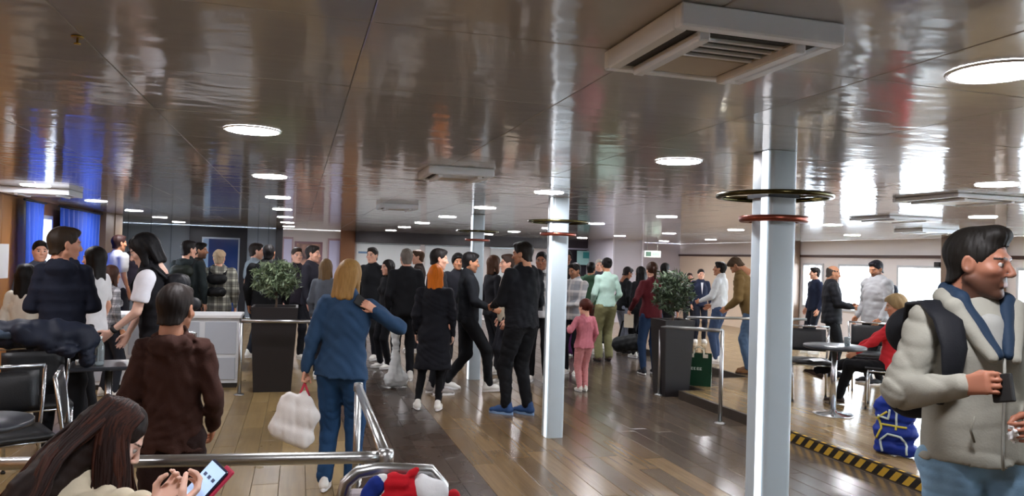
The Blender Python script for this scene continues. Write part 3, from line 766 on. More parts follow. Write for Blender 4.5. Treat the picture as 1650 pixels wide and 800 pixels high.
def plaid_mat(name, base, c1, c2, scale=14.0):
    if name in MATS: return MATS[name]
    m = bpy.data.materials.new(name); nt, N, L, B = nodes_of(m)
    tc = N.new('ShaderNodeTexCoord'); sp = N.new('ShaderNodeSeparateXYZ'); L.new(tc.outputs['Object'], sp.inputs[0]); prev = None
    col = N.new('ShaderNodeRGB'); col.outputs[0].default_value = (*lin(base), 1); prev = col.outputs[0]
    for ax, c in ((0, c1), (2, c1), (0, c2), (2, c2)):
        pp = N.new('ShaderNodeMath'); pp.operation = 'PINGPONG'; pp.inputs[1].default_value = .5/scale*(1 if c == c1 else 1.0)
        ad = N.new('ShaderNodeMath'); ad.operation = 'ADD'; ad.inputs[1].default_value = 5+(0 if c == c1 else .37/scale); L.new(sp.outputs[ax], ad.inputs[0]); L.new(ad.outputs[0], pp.inputs[0])
        gt = N.new('ShaderNodeMath'); gt.operation = 'GREATER_THAN'; gt.inputs[1].default_value = (.26 if c == c1 else .4)/scale; L.new(pp.outputs[0], gt.inputs[0])
        mu = N.new('ShaderNodeMath'); mu.operation = 'MULTIPLY'; mu.inputs[1].default_value = .6; L.new(gt.outputs[0], mu.inputs[0])
        mx = N.new('ShaderNodeMix'); mx.data_type = 'RGBA'; mx.inputs[7].default_value = (*lin(c), 1); L.new(mu.outputs[0], mx.inputs[0]); L.new(prev, mx.inputs[6]); prev = mx.outputs[2]
    L.new(prev, B.inputs['Base Color']); B.inputs['Roughness'].default_value = .9; MATS[name] = m; return m
def ik(a, b, l1, l2, hint):
    a = np.asarray(a, float); b = np.asarray(b, float); d = b-a; D = np.linalg.norm(d)
    if D > (l1+l2)*.998: b = a+d/D*(l1+l2)*.998; d = b-a; D = np.linalg.norm(d)
    u = d/D; x = (l1*l1-l2*l2+D*D)/(2*D); y = math.sqrt(max(0, l1*l1-x*x))
    h = np.asarray(hint, float); h = h-u*(h@u); h = h/(np.linalg.norm(h)+1e-9)
    return a+u*x+h*y, b
def frame_from(zdir, xhint):
    z = np.asarray(zdir, float); z = z/np.linalg.norm(z); x = np.asarray(xhint, float); x = x-z*(x@z); x = x/(np.linalg.norm(x)+1e-9); y = np.cross(z, x)
    return np.stack([x, y, z], 1)
def uv_sphere(c, r, n=10, m=6):
    V = []; F = []
    for i in range(m+1):
        a = math.pi*i/m
        for k in range(n): b = 2*math.pi*k/n; V.append((c[0]+r*math.sin(a)*math.cos(b), c[1]+r*math.cos(a), c[2]+r*math.sin(a)*math.sin(b)))
    for i in range(m):
        for k in range(n): F.append((i*n+k, i*n+(k+1) % n, (i+1)*n+(k+1) % n, (i+1)*n+k))
    return np.array(V), np.array(F)
TONE = {'light': '#d9a58c', 'pale': '#e0b8a6', 'tan': '#b98262', 'brown': '#8c5a40', 'dark': '#6b432f'}
class Person:
    pass
def person(label, px, t, head_y=None, H=None, ang=0.0, z0=0.0, group=None, res=.022, fem=False, bw=1.0, hs=1.0, lean=0.0, twist=0.0, side=0.0,
           head=(0, 0), tone='light', hair=('short', '#1d1714', 0.0), beard=0.0, arms=None, legs=None, pelvis=(0, 0, 0),
           top=None, bottom=None, shoes=('#e6e3dc', '#e9e9e6'), xy=None, stance=.1, hand_kind=('relax', 'relax'), palms=(None, None), elbows=(None, None), seed=None, sit=False, extra_top=None, hand_dir=(None, None)):
    """every length below is for a 1.75 m figure, scaled at the end; local +Y is where the chest faces, +X the person's right"""
    P = Person()
    p = at_t(px, 420, t) if xy is None else np.array([xy[0], xy[1], 0])
    if H is None: H = float(at_t(px, head_y, t)[2])-z0
    s = H/1.75; seed = seed if seed is not None else int(px*7) % 9973
    los = 0.0 if xy is not None else math.atan((px-CX)/FPX)
    rz = -(YAW+los+math.radians(ang)) if xy is None else math.radians(ang)
    root = thing('person', label, 'person', (p[0], p[1], z0), rz, group)
    P.root = root; P.s = s; P.rz = rz; P.loc = np.array([p[0], p[1], z0])
    pp = np.array([0, 0, .95])+np.array(pelvis)
    Rl = rot('y', side) @ rot('x', -lean); Rt = Rl @ rot('z', -twist)
    T = lambda v: pp+Rt @ np.asarray(v, float)
    fwd = Rt @ np.array([0, 1.0, 0])
    sw = (.15 if fem else .168)*bw
    SH = [T((-sw, -.012, .465)), T((sw, -.012, .465))]
    N = T((0, -.018, .53))
    HR = rot('z', -head[0]) @ rot('x', -head[1])
    HR = Rt @ HR if abs(lean) < .5 else (rot('z', -twist) @ rot('x', -lean*.55) @ HR)
    hc = N+(Rl @ np.array([0, .03, .0]))+np.array([0, math.sin(lean)*.1, .138])*(.5+.5*hs)
    P.hc, P.HR, P.hs = hc, HR, hs
    # arms
    if arms is None: arms = [(-sw-.06, .05, .9), (sw+.06, .05, .9)]
    EL, WR = [], []
    def loc_of(w):
        d = np.asarray(w, float)-P.loc; c_, s_ = math.cos(-rz), math.sin(-rz)
        return np.array([c_*d[0]-s_*d[1], s_*d[0]+c_*d[1], d[2]])/s
    P.loc_of = loc_of
    arms = [loc_of(at_t(*a[1:])) if (a is not None and isinstance(a[0], str)) else a for a in arms]
    for i in (0, 1):
        sg = (-1, 1)[i]; a = arms[i] if arms[i] is not None else (sg*(sw+.06), .05, .9)
        hint = elbows[i] if elbows[i] is not None else (sg*.5, -1, -.35)
        e, w = ik(SH[i], a, .285, .25, hint); EL.append(e); WR.append(w)
    P.WR = WR
    HP = [pp+np.array([-.09, 0, -.03]), pp+np.array([.09, 0, -.03])]
    if legs is None: legs = [(-stance, 0, .085), (stance, .03, .085)]
    KN, AN = [], []
    for i in (0, 1):
        k, a = ik(HP[i], legs[i][:3], .435, .42, (0 if not sit else (-.08, .08)[i], 1, .4 if sit else .0)); KN.append(k); AN.append(a)
    pts = np.array(SH+EL+WR+HP+KN+AN+[N, pp]); lo = pts.min(0)-.2; hi = pts.max(0)+.2
    hips = .115 if fem else .105
    def torso(f, g, k=.03, low=None):
        wst = (.118 if fem else .135)*bw
        f.cone(T((0, 0, -.02)), T((0, -.005, .14)), (hips+.04)*bw+g-(.035 if g < 0 else 0), wst+g, k, fwd, .74)
        f.cone(T((0, -.005, .14)), T((0, -.005, .33)), wst+g, (.14 if fem else .152)*bw+g, k, fwd, .72)
        f.cone(T((0, -.01, .33)), T((0, -.018, .42)), (.14 if fem else .155)*bw+g, (.115 if fem else .13)*bw+g, k, fwd, .68)
        f.cone(SH[0]*.95+SH[1]*.05+np.array([0, 0, -.012]), SH[1]*.95+SH[0]*.05+np.array([0, 0, -.012]), .047+g*.7, .047+g*.7, k*.7)
        f.cone(T((0, -.02, .43)), T((0, -.022, .53)), .088*bw+g, .055+g*.6, k)
        if fem:
            for q in (-1, 1): f.ell(T((q*.066, .075, .3)), np.array([.058, .05, .055])+g*.5, .03)
    def arm(f, i, g0, g1, upto=1.0, k=.014):
        f.cone(SH[i], EL[i], .046*(.86 if fem else 1)*bw+g0, .038*(.9 if fem else 1)*bw+g0, k)
        if upto >= 1: f.cone(EL[i], EL[i]+(WR[i]-EL[i])*.97, .04*(.9 if fem else 1)+g0, .027*(.92 if fem else 1)+g1, k)
    def leg(f, i, g0, g1, k=.03, end=.99):
        f.cone(HP[i]+np.array([0, -.005, -.01]), KN[i], .083*(.5+.5*bw)+g0, .054+g0, k)
        f.cone(KN[i], KN[i]+(AN[i]-KN[i])*end, .054+g0, .04+g1, k)
    # ---- body
    hb = max(res*1.25, .016); f = Field(lo, hi, hb)
    short = top and top.get('sleeve') in ('short', 'none')
    torso(f, -.012); 
    for i in (0, 1): arm(f, i, -.004 if not short else .0, .0); leg(f, i, -.008, -.004)
    f.cone(N+np.array([0, 0, -.02]), hc+HR @ np.array([0, -.025, -.08]), .05, .05, .02)
    V, Q = f.mesh(); sk = np.array(lin(TONE.get(tone, tone))); parts = [(V, Q, np.tile(sk, (len(V), 1)))]
    hcol = np.array(lin(hair[1] if hair else '#3a2a20'))
    hres = min(.0085, max(.004, res*.45))
    hv, hq = head_template(.0095 if res > .0165 else (.0085 if res > .013 else hres), fem)
    C = np.tile(sk, (len(hv), 1)); x, y, z = hv.T; ax = np.abs(x)
    lip = np.exp(-((x/.02)**2+((z+.0635)/.009)**2)**2)*(y > .06); C = C*(1-.55*lip[:, None])+.55*lip[:, None]*np.array(lin('#a2574f' if fem else '#985f52'))
    bro = ((ax > .011) & (ax < .05) & (np.abs(z-.0275-.05*np.minimum(ax-.011, .02)+.1*np.maximum(ax-.035, 0)) < (.0038 if res <= .013 else .005)) & (y > .05)); C[bro] = hcol*.8
    chk = np.exp(-(((ax-.04)/.02)**2+((z+.025)/.025)**2))*(y > .03)*.18; C = C*(1-chk[:, None])+chk[:, None]*np.array(lin('#c06a5a'))
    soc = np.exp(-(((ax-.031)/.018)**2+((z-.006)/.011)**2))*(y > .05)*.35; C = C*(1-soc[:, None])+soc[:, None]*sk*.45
    if beard:
        jaw = 1/(1+np.exp((z+.032-.02*np.clip((.03-y)/.05, 0, 1))/.011)); up = np.exp(-((z+.046)/.006)**2)*(ax < .03)*(y > .06)
        m_ = np.clip(jaw*(y > -.03)*(z > -.125)+up, 0, 1)*(1-lip)*beard; C = C*(1-m_[:, None])+m_[:, None]*hcol*1.1
    parts.append((hc+(hv*hs) @ HR.T, hq, C))
    for q in (-1, 1):
        ev, ef = uv_sphere((q*.031, .0762, .006), .0128, 10, 7); ec = np.tile(np.array([.42, .4, .38]), (len(ev), 1)); dd = ev[:, 1]-.0762
        ec[dd > .0095] = np.array(lin('#2a1a12')); parts.append((hc+(ev*hs) @ HR.T, ef, ec))
        # upper lid / lash line
        lv, lf = uv_sphere((q*.031, .0775, .0078), .0134, 10, 7); keep = lv[:, 2] > .0105; lv[~keep] = (q*.031, .0775, .0078); parts.append((hc+(lv*hs) @ HR.T, lf, np.tile(sk*.75, (len(lv), 1))))
    for i in (0, 1):
        tv, tq = hand_template(.0055 if res <= .013 else .009, hand_kind[i]); sg = (-1, 1)[i]
        tv = tv*np.array([sg, 1, 1]); tq = tq if sg > 0 else tq[:, ::-1]
        d = WR[i]-EL[i] if hand_dir[i] is None else np.asarray(hand_dir[i], float)
        palm = palms[i] if palms[i] is not None else (-sg, .15, 0)
        R = frame_from(-d, -np.asarray(palm, float)*1.0); 
        if sg < 0: R = frame_from(-d, np.asarray(palm, float)*1.0)
        hsz = (.9 if fem else 1.0)*(.6+.4*hs)
        parts.append((WR[i]+(tv*hsz) @ R.T, tq, np.tile(sk*np.array([1.0, .95, .93]), (len(tv), 1))))
        if i == 0: P.HL = R
        else: P.HRt = R
    vs, qs, cs, b = [], [], [], 0
    for v, q, c in parts: vs.append(v); qs.append(q+b); cs.append(c); b += len(v)
    me = mesh_np('body', np.concatenate(vs)*s, np.concatenate(qs), True)
    ca = me.color_attributes.new('Col', 'FLOAT_COLOR', 'POINT'); ca.data.foreach_set('color', np.concatenate([np.concatenate(cs), np.ones((b, 1))], 1).astype(np.float32).ravel())
    link('body', me, skin_mat(), root)
    # ---- hair
    if hair and hair[0]:
        hv, hq = hair_template(.0105 if res > .0165 else .0085 if res > .013 else max(hres, .005), hair[0], hair[2] if len(hair) > 2 else 0.0)
        link('hair', mesh_np('hair', (hc+(hv*hs) @ HR.T)*s, hq, True), hair_mat(hair[1]), root)
    # ---- trousers
    b_ = dict(color='#1a1b1f', g=.012, flare=.012, name='trousers', end=.96, skirt=None); b_.update(bottom or {})
    f = Field(lo, hi, res)
    f.cone(pp+np.array([-.045, -.004, -.03]), pp+np.array([.045, -.004, -.03]), (hips-.01)*bw, (hips-.01)*bw, .02, (0, 1, 0), .95)
    f.cone(pp+np.array([0, 0, -.01]), T((0, 0, .07)), hips*1.24*bw, hips*1.1*bw, .02, fwd, .72)
    for i in (0, 1): leg(f, i, b_['g'], b_['flare'], .03, b_['end'])
    f.noise(.003, 26, seed)
    if res < .018: f.folds(.009, 26, seed+6)
    V, Q = f.mesh(); bm_ = b_.get('mat') or cloth(b_['color'])
    link(b_['name'], mesh_np(b_['name'], V*s, Q, True), bm_, root)
    # ---- top
    t_ = dict(color='#16171a', g=.02, hem=-.09, sleeve='long', hood=False, collar=0.0, name='jacket', flare=.0, cuff=.008, wr=.004, puff=False); t_.update(top or {})
    f = Field(lo-np.array([0, 0, .0]), hi, res)
    torso(f, t_['g'])
    hz = t_['hem']
    rl = (hips+.04)*bw+t_['g']+t_['flare']
    f.cone(T((0, 0, .1)), np.array(pp)+(Rl @ np.array([0, 0, min(hz, -.02)])), (.135 if not fem else .122)*bw+t_['g'], rl, .03, fwd, .76)
    cutp = pp+Rl @ np.array([0, 0, hz]); f.cut(-(Rl @ np.array([0, 0, 1.0])), cutp)
    if t_['collar']: f.cone(N+np.array([0, 0, -.03]), N+(hc-N)*.28*t_['collar']+np.array([0, -.012, 0]), .068+t_['g']*.5, .07+t_['g']*.3, .015)
    if t_['hood']:
        f.ell(T((0, -.095, .49)), np.array([.118, .062, .085]), .012, Rt); f.cone(T((-.085, -.05, .535)), T((.085, -.05, .535)), .032, .032, .015); f.ell(T((0, -.075, .575)), np.array([.075, .045, .04]), .012, Rt, True); f.cone(T((-.075, -.02, .5)), T((0, .065, .42)), .034, .024, .02); f.cone(T((.075, -.02, .5)), T((0, .065, .42)), .034, .024, .02)
    for i in (0, 1):
        if t_['sleeve'] == 'long': arm(f, i, t_['g']*.75, t_['cuff'])
        elif t_['sleeve'] == 'short': f.cone(SH[i], SH[i]+(EL[i]-SH[i])*.62, .05*bw+t_['g'], .05*bw+t_['g'], .02)
    if extra_top: extra_top(f, T, P)
    f.noise(t_['wr'], 26 if not t_['puff'] else 18, seed+1)
    if res < .018 and not t_['puff']: f.folds(.011, 22, seed+5)
    if t_['puff']:
        Z = f.ax[2][None, None, :]; f.F = f.F+(.007*np.abs(np.sin(Z*math.pi/.085))-.004).astype(np.float32)
    V, Q = f.mesh(); tm = t_.get('mat') or cloth(t_['color'])
    P.top = link(t_['name'], mesh_np(t_['name'], V*s, Q, True), tm, root)
    # ---- shoes
    if shoes:
        up, so = shoe_meshes(.009 if res <= .016 else .014)
        ss = s*(.9 if fem else 1.0)
        for i in (0, 1):
            a = AN[i]; q = legs[i]; yaw_ = q[3] if len(q) > 3 else (.12, -.12)[i]; tip = q[4] if len(q) > 4 else 0.0
            u = link('shoe', up, cloth(shoes[0], .6), root); u.location = Vector((a[0]*s, a[1]*s, (a[2]*s-.085*ss)) ); u.scale = (ss, ss, ss); u.rotation_euler = (tip, 0, yaw_)
            l = link('sole', so, cloth(shoes[1], .6), u)
    P.T = lambda v: (T(v))*s
    def world(v):
        v = np.asarray(v, float); c_, s_ = math.cos(rz), math.sin(rz)
        return np.array([P.loc[0]+c_*v[0]-s_*v[1], P.loc[1]+s_*v[0]+c_*v[1], P.loc[2]+v[2]])
    P.world = world; P.pp = pp; P.Tu = T; P.SH = SH; P.EL = EL; P.N = N
    return P
# ================================================================== FURNITURE AND OBJECTS
def copy_tree(o, parent=None):
    c = o.copy(); COL.objects.link(c); c.parent = parent
    for ch in o.children: copy_tree(ch, c)
    return c
def place(px, t, z=0.0):
    p = at_t(px, 430, t); return (float(p[0]), float(p[1]), z)
def face(px, ang): return -(YAW+math.atan((px-CX)/FPX)+math.radians(ang))
# --- cafe chair (faces local +Y)
def make_chair():
    c = thing('cafe_chair', 'x', 'chair')
    r = .0115
    for s in (-1, 1):
        MB().tube([(s*.2, .2, .01), (s*.205, .195, .3), (s*.21, .18, .43)], r, 8).build('leg', CHROME, c)
        MB().tube([(s*.22, -.24, .01), (s*.215, -.2, .3), (s*.21, -.18, .44), (s*.225, -.2, .6), (s*.24, -.235, .83)], r, 8).build('leg', CHROME, c)
    MB().tube([(-.24, -.235, .83), (.24, -.235, .83)], r*1.05, 8).build('top_rail', CHROME, c)
    m = MB(); m.tube([(-.21, -.185, .42), (-.21, .185, .42)], r*.9, 8); m.tube([(.21, -.185, .42), (.21, .185, .42)], r*.9, 8); m.tube([(-.21, .18, .42), (.21, .18, .42)], r*.9, 8); m.tube([(-.21, -.18, .42), (.21, -.18, .42)], r*.9, 8); m.build('seat_frame', CHROME, c)
    m = MB(); n = 8
    V = []; F = []
    def pad(m, c0, ux, uy, uz, hx, hy, th):
        V = []; F = []
        for sgn in (-1, 1):
            for i in range(7):
                for j in range(7):
                    u, v = -1+i/3, -1+j/3
                    e = 1-.55*max(abs(u), abs(v))**6; V.append(np.array(c0)+np.array(ux)*u*hx+np.array(uy)*v*hy+np.array(uz)*sgn*th*e*(1+.25*(1-u*u)*(1-v*v)))
        for sgn in (0, 1):
            for i in range(6):
                for j in range(6):
                    q = sgn*49+i*7+j; f = (q, q+7, q+8, q+1); F.append(f if sgn else f[::-1])
        edge = [(i, 0) for i in range(6)]+[(6, j) for j in range(6)]+[(i, 6) for i in range(6, 0, -1)]+[(0, j) for j in range(6, 0, -1)]
        for k in range(len(edge)):
            a, b = edge[k], edge[(k+1) % len(edge)]; A, B = a[0]*7+a[1], b[0]*7+b[1]; F.append((A, B, B+49, A+49))
        m.add(V, F, True)
    m = MB(); pad(m, (0, .0, .45), (1, 0, 0), (0, 1, 0), (0, 0, 1), .215, .215, .025); m.build('seat', BLACKLEATHER, c)
    m = MB(); pad(m, (0, -.215, .67), (1, 0, 0), (0, -.12, .993), (0, .993, .12), .205, .13, .018); m.build('backrest', BLACKLEATHER, c)
    for s in (-1, 1):
        for y, x in ((.2, .2), (-.24, .22)): MB().lathe([(.0, 0), (.015, 0), (.015, .014), (.009, .018)], 8, (s*x, y)).build('foot_cap', RUBBER, c)
    return c
CH0 = make_chair(); _used = [False]
def chair(px, t, ang, label, z=0.0, group='black and chrome cafe chairs'):
    c = CH0 if not _used[0] else copy_tree(CH0); _used[0] = True
    c.location = place(px, t, z); c.rotation_euler = (0, 0, face(px, ang)); tag(c, label, 'chair', group); return c
chair(22, 4.55, 170, 'black leather cafe chair with chrome frame at the far left edge, behind the round table')
chair(66, 5.5, 174, 'cafe chair with a navy padded jacket heaped over it')
chair(170, 4.75, 92, 'cafe chair seen side-on behind the seated long-haired girl')
chair(262, 6.75, 200, 'cafe chair mostly hidden behind the boy in the brown hoodie')
chair(1308, 8.55, 172, 'empty black cafe chair left of the table, with a white paper on its seat', PLAT)
chair(1404, 9.4, 176, 'black cafe chair behind the table, below the man in the grey hoodie', PLAT)
chair(1434, 8.15, -88, 'black cafe chair under the seated woman in red', PLAT)
chair(1502, 6.55, 176, 'black cafe chair behind the man in the beige jacket, beside the blue bag', PLAT)
chair(-12, 2.2, 84, 'cafe chair under the seated girl with the phone', 0)
# --- tables
def table(px, t, r, z, h, label, square=False):
    tb = thing('cafe_table', label, 'table', place(px, t, z), face(px, 0), 'dark cafe tables')
    m = MB()
    if square: m.box(-r, r, -r*.8, r*.8, h-.03, h, .008)
    else: m.lathe([(r-.015, h-.032), (r, h-.026), (r, h-.006), (r-.006, h), (.0, h)], 36)
    m.build('table_top', DARKWOOD, tb)
    MB().lathe([(.028, .02), (.028, h-.032)], 14).build('pedestal', CHROME, tb)
    MB().lathe([(.2, .0), (.205, .006), (.19, .014), (.04, .03), (.029, .05)], 28).build('base_plate', CHROME, tb)
    return tb
table(-28, 3.75, .25, 0, .72, 'small dark round table at the left picture edge')
table(182, 5.72, .26, 0, .72, 'dark rectangular table by the woman in the black vest', True)
table(1348, 7.72, .31, PLAT, .72, 'round dark table in front of the seated woman in red')
# things on the tables
m = thing('water_bottle', 'clear plastic water bottle on the table near the reaching hand', 'bottle', place(166, 5.62, .7215))
CLEAR = mat('clear_plastic', '#c8d6da', .08, 0, .02, spec=.6); CLEAR.node_tree.nodes['Principled BSDF'].inputs['Transmission Weight'].default_value = .75
MB().lathe([(.0, 0), (.03, 0), (.033, .01), (.033, .13), (.026, .165), (.012, .19), (.012, .2)], 18).build('bottle_body', CLEAR, m)
MB().lathe([(.015, .2), (.015, .218), (.0, .218)], 14).build('cap', mat('bottle_cap_white', '#e8eef0', .4), m)
m = thing('paper_tray', 'small white paper tray on the dark table', 'tray', place(150, 5.68, .7215), .3)
f_ = MB(); f_.box(-.09, .09, -.06, .06, 0, .004); f_.build('tray_base', mat('paper_white', '#dcdcdc', .7), m)
f_ = MB(); f_.box(-.09, .09, -.06, -.057, .004, .025); f_.box(-.09, .09, .057, .06, .004, .025); f_.box(-.09, -.087, -.057, .057, .004, .025); f_.box(.087, .09, -.057, .057, .004, .025); f_.build('rim', mat('paper_white', '#dcdcdc', .7), m)
m = thing('paper_sheet', 'white folded paper lying on the empty cafe chair', 'paper', place(1316, 8.35, PLAT+.48), .2)
f_ = MB(); f_.add([(-.1, -.07, .0), (.1, -.07, 0), (.1, 0, .018), (-.1, 0, .018), (.1, .07, .004), (-.1, .07, .004), (-.1, -.07, .003), (.1, -.07, .003), (.1, 0, .021), (-.1, 0, .021), (.1, .07, .007), (-.1, .07, .007)], [(3, 2, 1, 0), (5, 4, 2, 3), (6, 7, 8, 9), (9, 8, 10, 11), (0, 1, 7, 6), (4, 5, 11, 10), (1, 2, 8, 7), (2, 4, 10, 8), (5, 3, 9, 11), (3, 0, 6, 9)]); f_.build('sheet', mat('paper_white', '#dcdcdc', .7), m)
m = thing('cup', 'small clear glass on the round table near the hoodie man', 'cup', place(1368, 7.7, PLAT+.7215))
MB().lathe([(.0, 0), (.026, 0), (.034, .09), (.031, .09), (.024, .008), (.0, .008)], 16).build('glass', CLEAR, m)

# --- navy jacket heaped on the chair
f = Field((-.42, -.3, -.28), (.42, .3, .2), .012)
f.cone((-.25, 0, .03), (.26, 0, .0), .1, .11, .06, (0, 1, 0), .8); f.ell((-.12, .05, .06), (.16, .13, .08), .05); f.ell((.12, -.02, .03), (.17, .13, .1), .05)
f.cone((-.3, .02, .02), (-.33, .05, -.2), .07, .055, .04); f.cone((.28, -.02, 0), (.3, -.06, -.16), .08, .06, .04); f.cone((-.1, -.1, .05), (.2, -.13, -.08), .06, .05, .03)
f.noise(.012, 22, 4).folds(.02, 24, 9)
V, Q = f.mesh(); c = place(70, 5.42, .86); jk = thing('padded_jacket', 'navy blue padded jacket heaped over the back of a cafe chair', 'jacket', (c[0], c[1], .68), face(72, 5))
link('jacket_shell', mesh_np('jacket_shell', V+np.array([0, 0, .25]), Q, True), cloth('#131a2a', .6), jk)
f = Field((-.3, -.2, -.1), (.3, .2, .12), .014); f.cone((-.22, 0, 0), (.15, .05, -.01), .035, .04, .03); f.noise(.006, 40, 2); V, Q = f.mesh()
link('lining', mesh_np('lining', V+np.array([-.12, -.09, .3]), Q, True), cloth('#3c4a5c', .5), jk)

# --- rails
def post(m_parent, x, y, z0, z1, r=.021):
    MB().tube([(x, y, z0+.012), (x, y, z1)], r, 14).build('post', STEEL, m_parent)
    MB().lathe([(.055, z0), (.055, z0+.008), (.03, z0+.014), (.022, z0+.02)], 20, (x, y)).build('floor_flange', STEEL, m_parent)
rl = thing('railing', 'steel handrail with a corner at the bottom left, in front of the boy', 'railing', (0, 0, 0))
MB().tube([(-2.3, 3.12, .85), (.25, 2.855, .85), (.32, 2.85, .85)], .0225, 16).build('top_rail', STEEL, rl)
MB().tube([(.345, 2.85, .85), (.36, 4.38, .85)], .0225, 16).build('top_rail', STEEL, rl)
MB().lathe([(.0, .82), (.03, .822), (.032, .85), (.03, .876), (.0, .88)], 16, (.345, 2.85)).build('corner_joint', STEEL, rl)
MB().lathe([(.0, .822), (.027, .826), (.028, .85), (.025, .872), (.0, .876)], 16, (.36, 4.38)).build('end_joint', STEEL, rl)
post(rl, .345, 2.85, 0, .83); post(rl, .36, 4.38, 0, .83); post(rl, -1.4, 3.025, 0, .83)
rl = thing('railing', 'steel handrail in front of the dark planter behind the boy', 'railing', (0, 0, 0))
A = on_z(385, 637, 0); MB().tube([(A[0], A[1], .83), (A[0]+.98, A[1]-.02, .83)], .02, 12).build('top_rail', STEEL, rl); post(rl, A[0], A[1], 0, .81); post(rl, A[0]+.98, A[1]-.02, 0, .81)
rl = thing('railing', 'steel handrail along the step edge beside the green bag', 'railing', (0, 0, 0))
B1 = on_z(1062, 637, 0); B2 = on_z(1160, 683, 0)
MB().tube([(B1[0], B1[1], .84), (B2[0], B2[1], .95)], .02, 12).build('top_rail', STEEL, rl); post(rl, B1[0], B1[1], 0, .84); post(rl, B2[0], B2[1], 0, .95)
rl = thing('railing', 'steel handrail crossing behind the green bag to the nearest column', 'railing', (0, 0, 0))
C1 = (4.95, 8.72); C2 = (5.95, 8.6)
MB().tube([(C1[0], C1[1], .92), (C2[0]+.7, C2[1]-.07, .92)], .018, 12).build('top_rail', STEEL, rl); post(rl, C1[0], C1[1], PLAT, .91); post(rl, C2[0], C2[1], PLAT, .91)

# --- planters with small trees
PLANTER = mat('dark_brown_planter', '#1b1617', .45, 0, .1); SOIL = mat('potting_soil', '#2a211a', .95, 0, .3, 30)
BARK = mat('grey_brown_bark', '#5d4f42', .9, 0, .3, 30)
def leaf_mat(nm, c1, c2):
    m = bpy.data.materials.new(nm); nt, N, L, B = nodes_of(m)
    at = N.new('ShaderNodeAttribute'); at.attribute_name = 'Col'; L.new(at.outputs['Color'], B.inputs['Base Color']); B.inputs['Roughness'].default_value = .55
    return m
LEAFM = leaf_mat('olive_leaf', 0, 0)
def planter(px, t, w, h, label, tlabel, z0=0.0, seed=1, crown=(.3, .26), ch=.36, cols=('#3f5236', '#7d8d6c')):
    p = thing('planter', label, 'planter', place(px, t, z0), 0, 'tall dark planters')
    k = .8; m = MB(); a, b = w/2*k, w/2
    m.add([(-a, -a, 0), (a, -a, 0), (a, a, 0), (-a, a, 0), (-b, -b, h), (b, -b, h), (b, b, h), (-b, b, h), (-b+.025, -b+.025, h), (b-.025, -b+.025, h), (b-.025, b-.025, h), (-b+.025, b-.025, h), (-b+.03, -b+.03, h-.06), (b-.03, -b+.03, h-.06), (b-.03, b-.03, h-.06), (-b+.03, b-.03, h-.06)],
          [(3, 2, 1, 0), (0, 1, 5, 4), (1, 2, 6, 5), (2, 3, 7, 6), (3, 0, 4, 7), (4, 5, 9, 8), (5, 6, 10, 9), (6, 7, 11, 10), (7, 4, 8, 11), (8, 9, 13, 12), (9, 10, 14, 13), (10, 11, 15, 14), (11, 8, 12, 15)])
    m.build('pot', PLANTER, p); m = MB(); m.box(-b+.031, b-.031, -b+.031, b-.031, h-.1, h-.055); m.build('soil', SOIL, p)
    tr = thing('potted_tree', tlabel, 'plant', (p.location[0], p.location[1], z0+h-.055), 0, 'small potted trees')
    r = random.Random(seed); m = MB(); m.tube([(0, 0, 0), (.012, .008, ch*.3), (0, .0, ch*.9)], [.016, .013, .01], 8)
    for q in range(9):
        a = r.uniform(0, 6.28); e = r.uniform(.3, 1); m.tube([(0, 0, ch*(.45+.05*q)), (crown[0]*.55*math.cos(a), crown[0]*.55*math.sin(a), ch+crown[1]*r.uniform(-.3, .7))], [.007, .003], 5)
    m.build('trunk', BARK, tr)
    V = []; F = []; C = []
    for q in range(1500):
        while True:
            d = np.array([r.uniform(-1, 1) for _ in range(3)])
            if .25 < np.linalg.norm(d) < 1: break
        c = np.array([d[0]*crown[0], d[1]*crown[0], ch+crown[1]*.25+d[2]*crown[1]])*(1, 1, 1)
        c = c+np.array([.04*math.sin(9*d[2]+d[0]*5), .04*math.sin(8*d[0]), .03*math.sin(7*d[1])])
        u = np.array([r.gauss(0, 1) for _ in range(3)]); u /= np.linalg.norm(u); w_ = np.cross(u, [r.gauss(0, 1) for _ in range(3)]); w_ /= np.linalg.norm(w_)
        L_ = r.uniform(.03, .055); W_ = L_*.26; b = len(V); nn = np.cross(u, w_)*W_*.35
        V += [c-u*L_, c+w_*W_+nn, c+u*L_, c-w_*W_+nn]; F.append((b, b+1, b+2, b+3)); g = r.random(); C += [np.append(np.array(lin(cols[0]))*(1-g)+np.array(lin(cols[1]))*g, 1)]*4
    me = mesh_np('foliage', np.array(V), np.array(F)); ca = me.color_attributes.new('Col', 'FLOAT_COLOR', 'POINT'); ca.data.foreach_set('color', np.array(C, np.float32).ravel())
    tag(link('foliage', me, LEAFM, tr), None, None, None, 'stuff')
planter(446, 8.75, .52, .98, 'tall dark square planter behind the boy in brown', 'small grey-green potted tree behind the boy in brown', 0, 1, (.26, .21), .33)
planter(1086, 9.2, .4, .93, 'tall dark planter beside the green bag', 'dark green leafy potted tree above the planter by the green bag', 0, 2, (.24, .27), .33, ('#1d2b1c', '#4c5f41'))
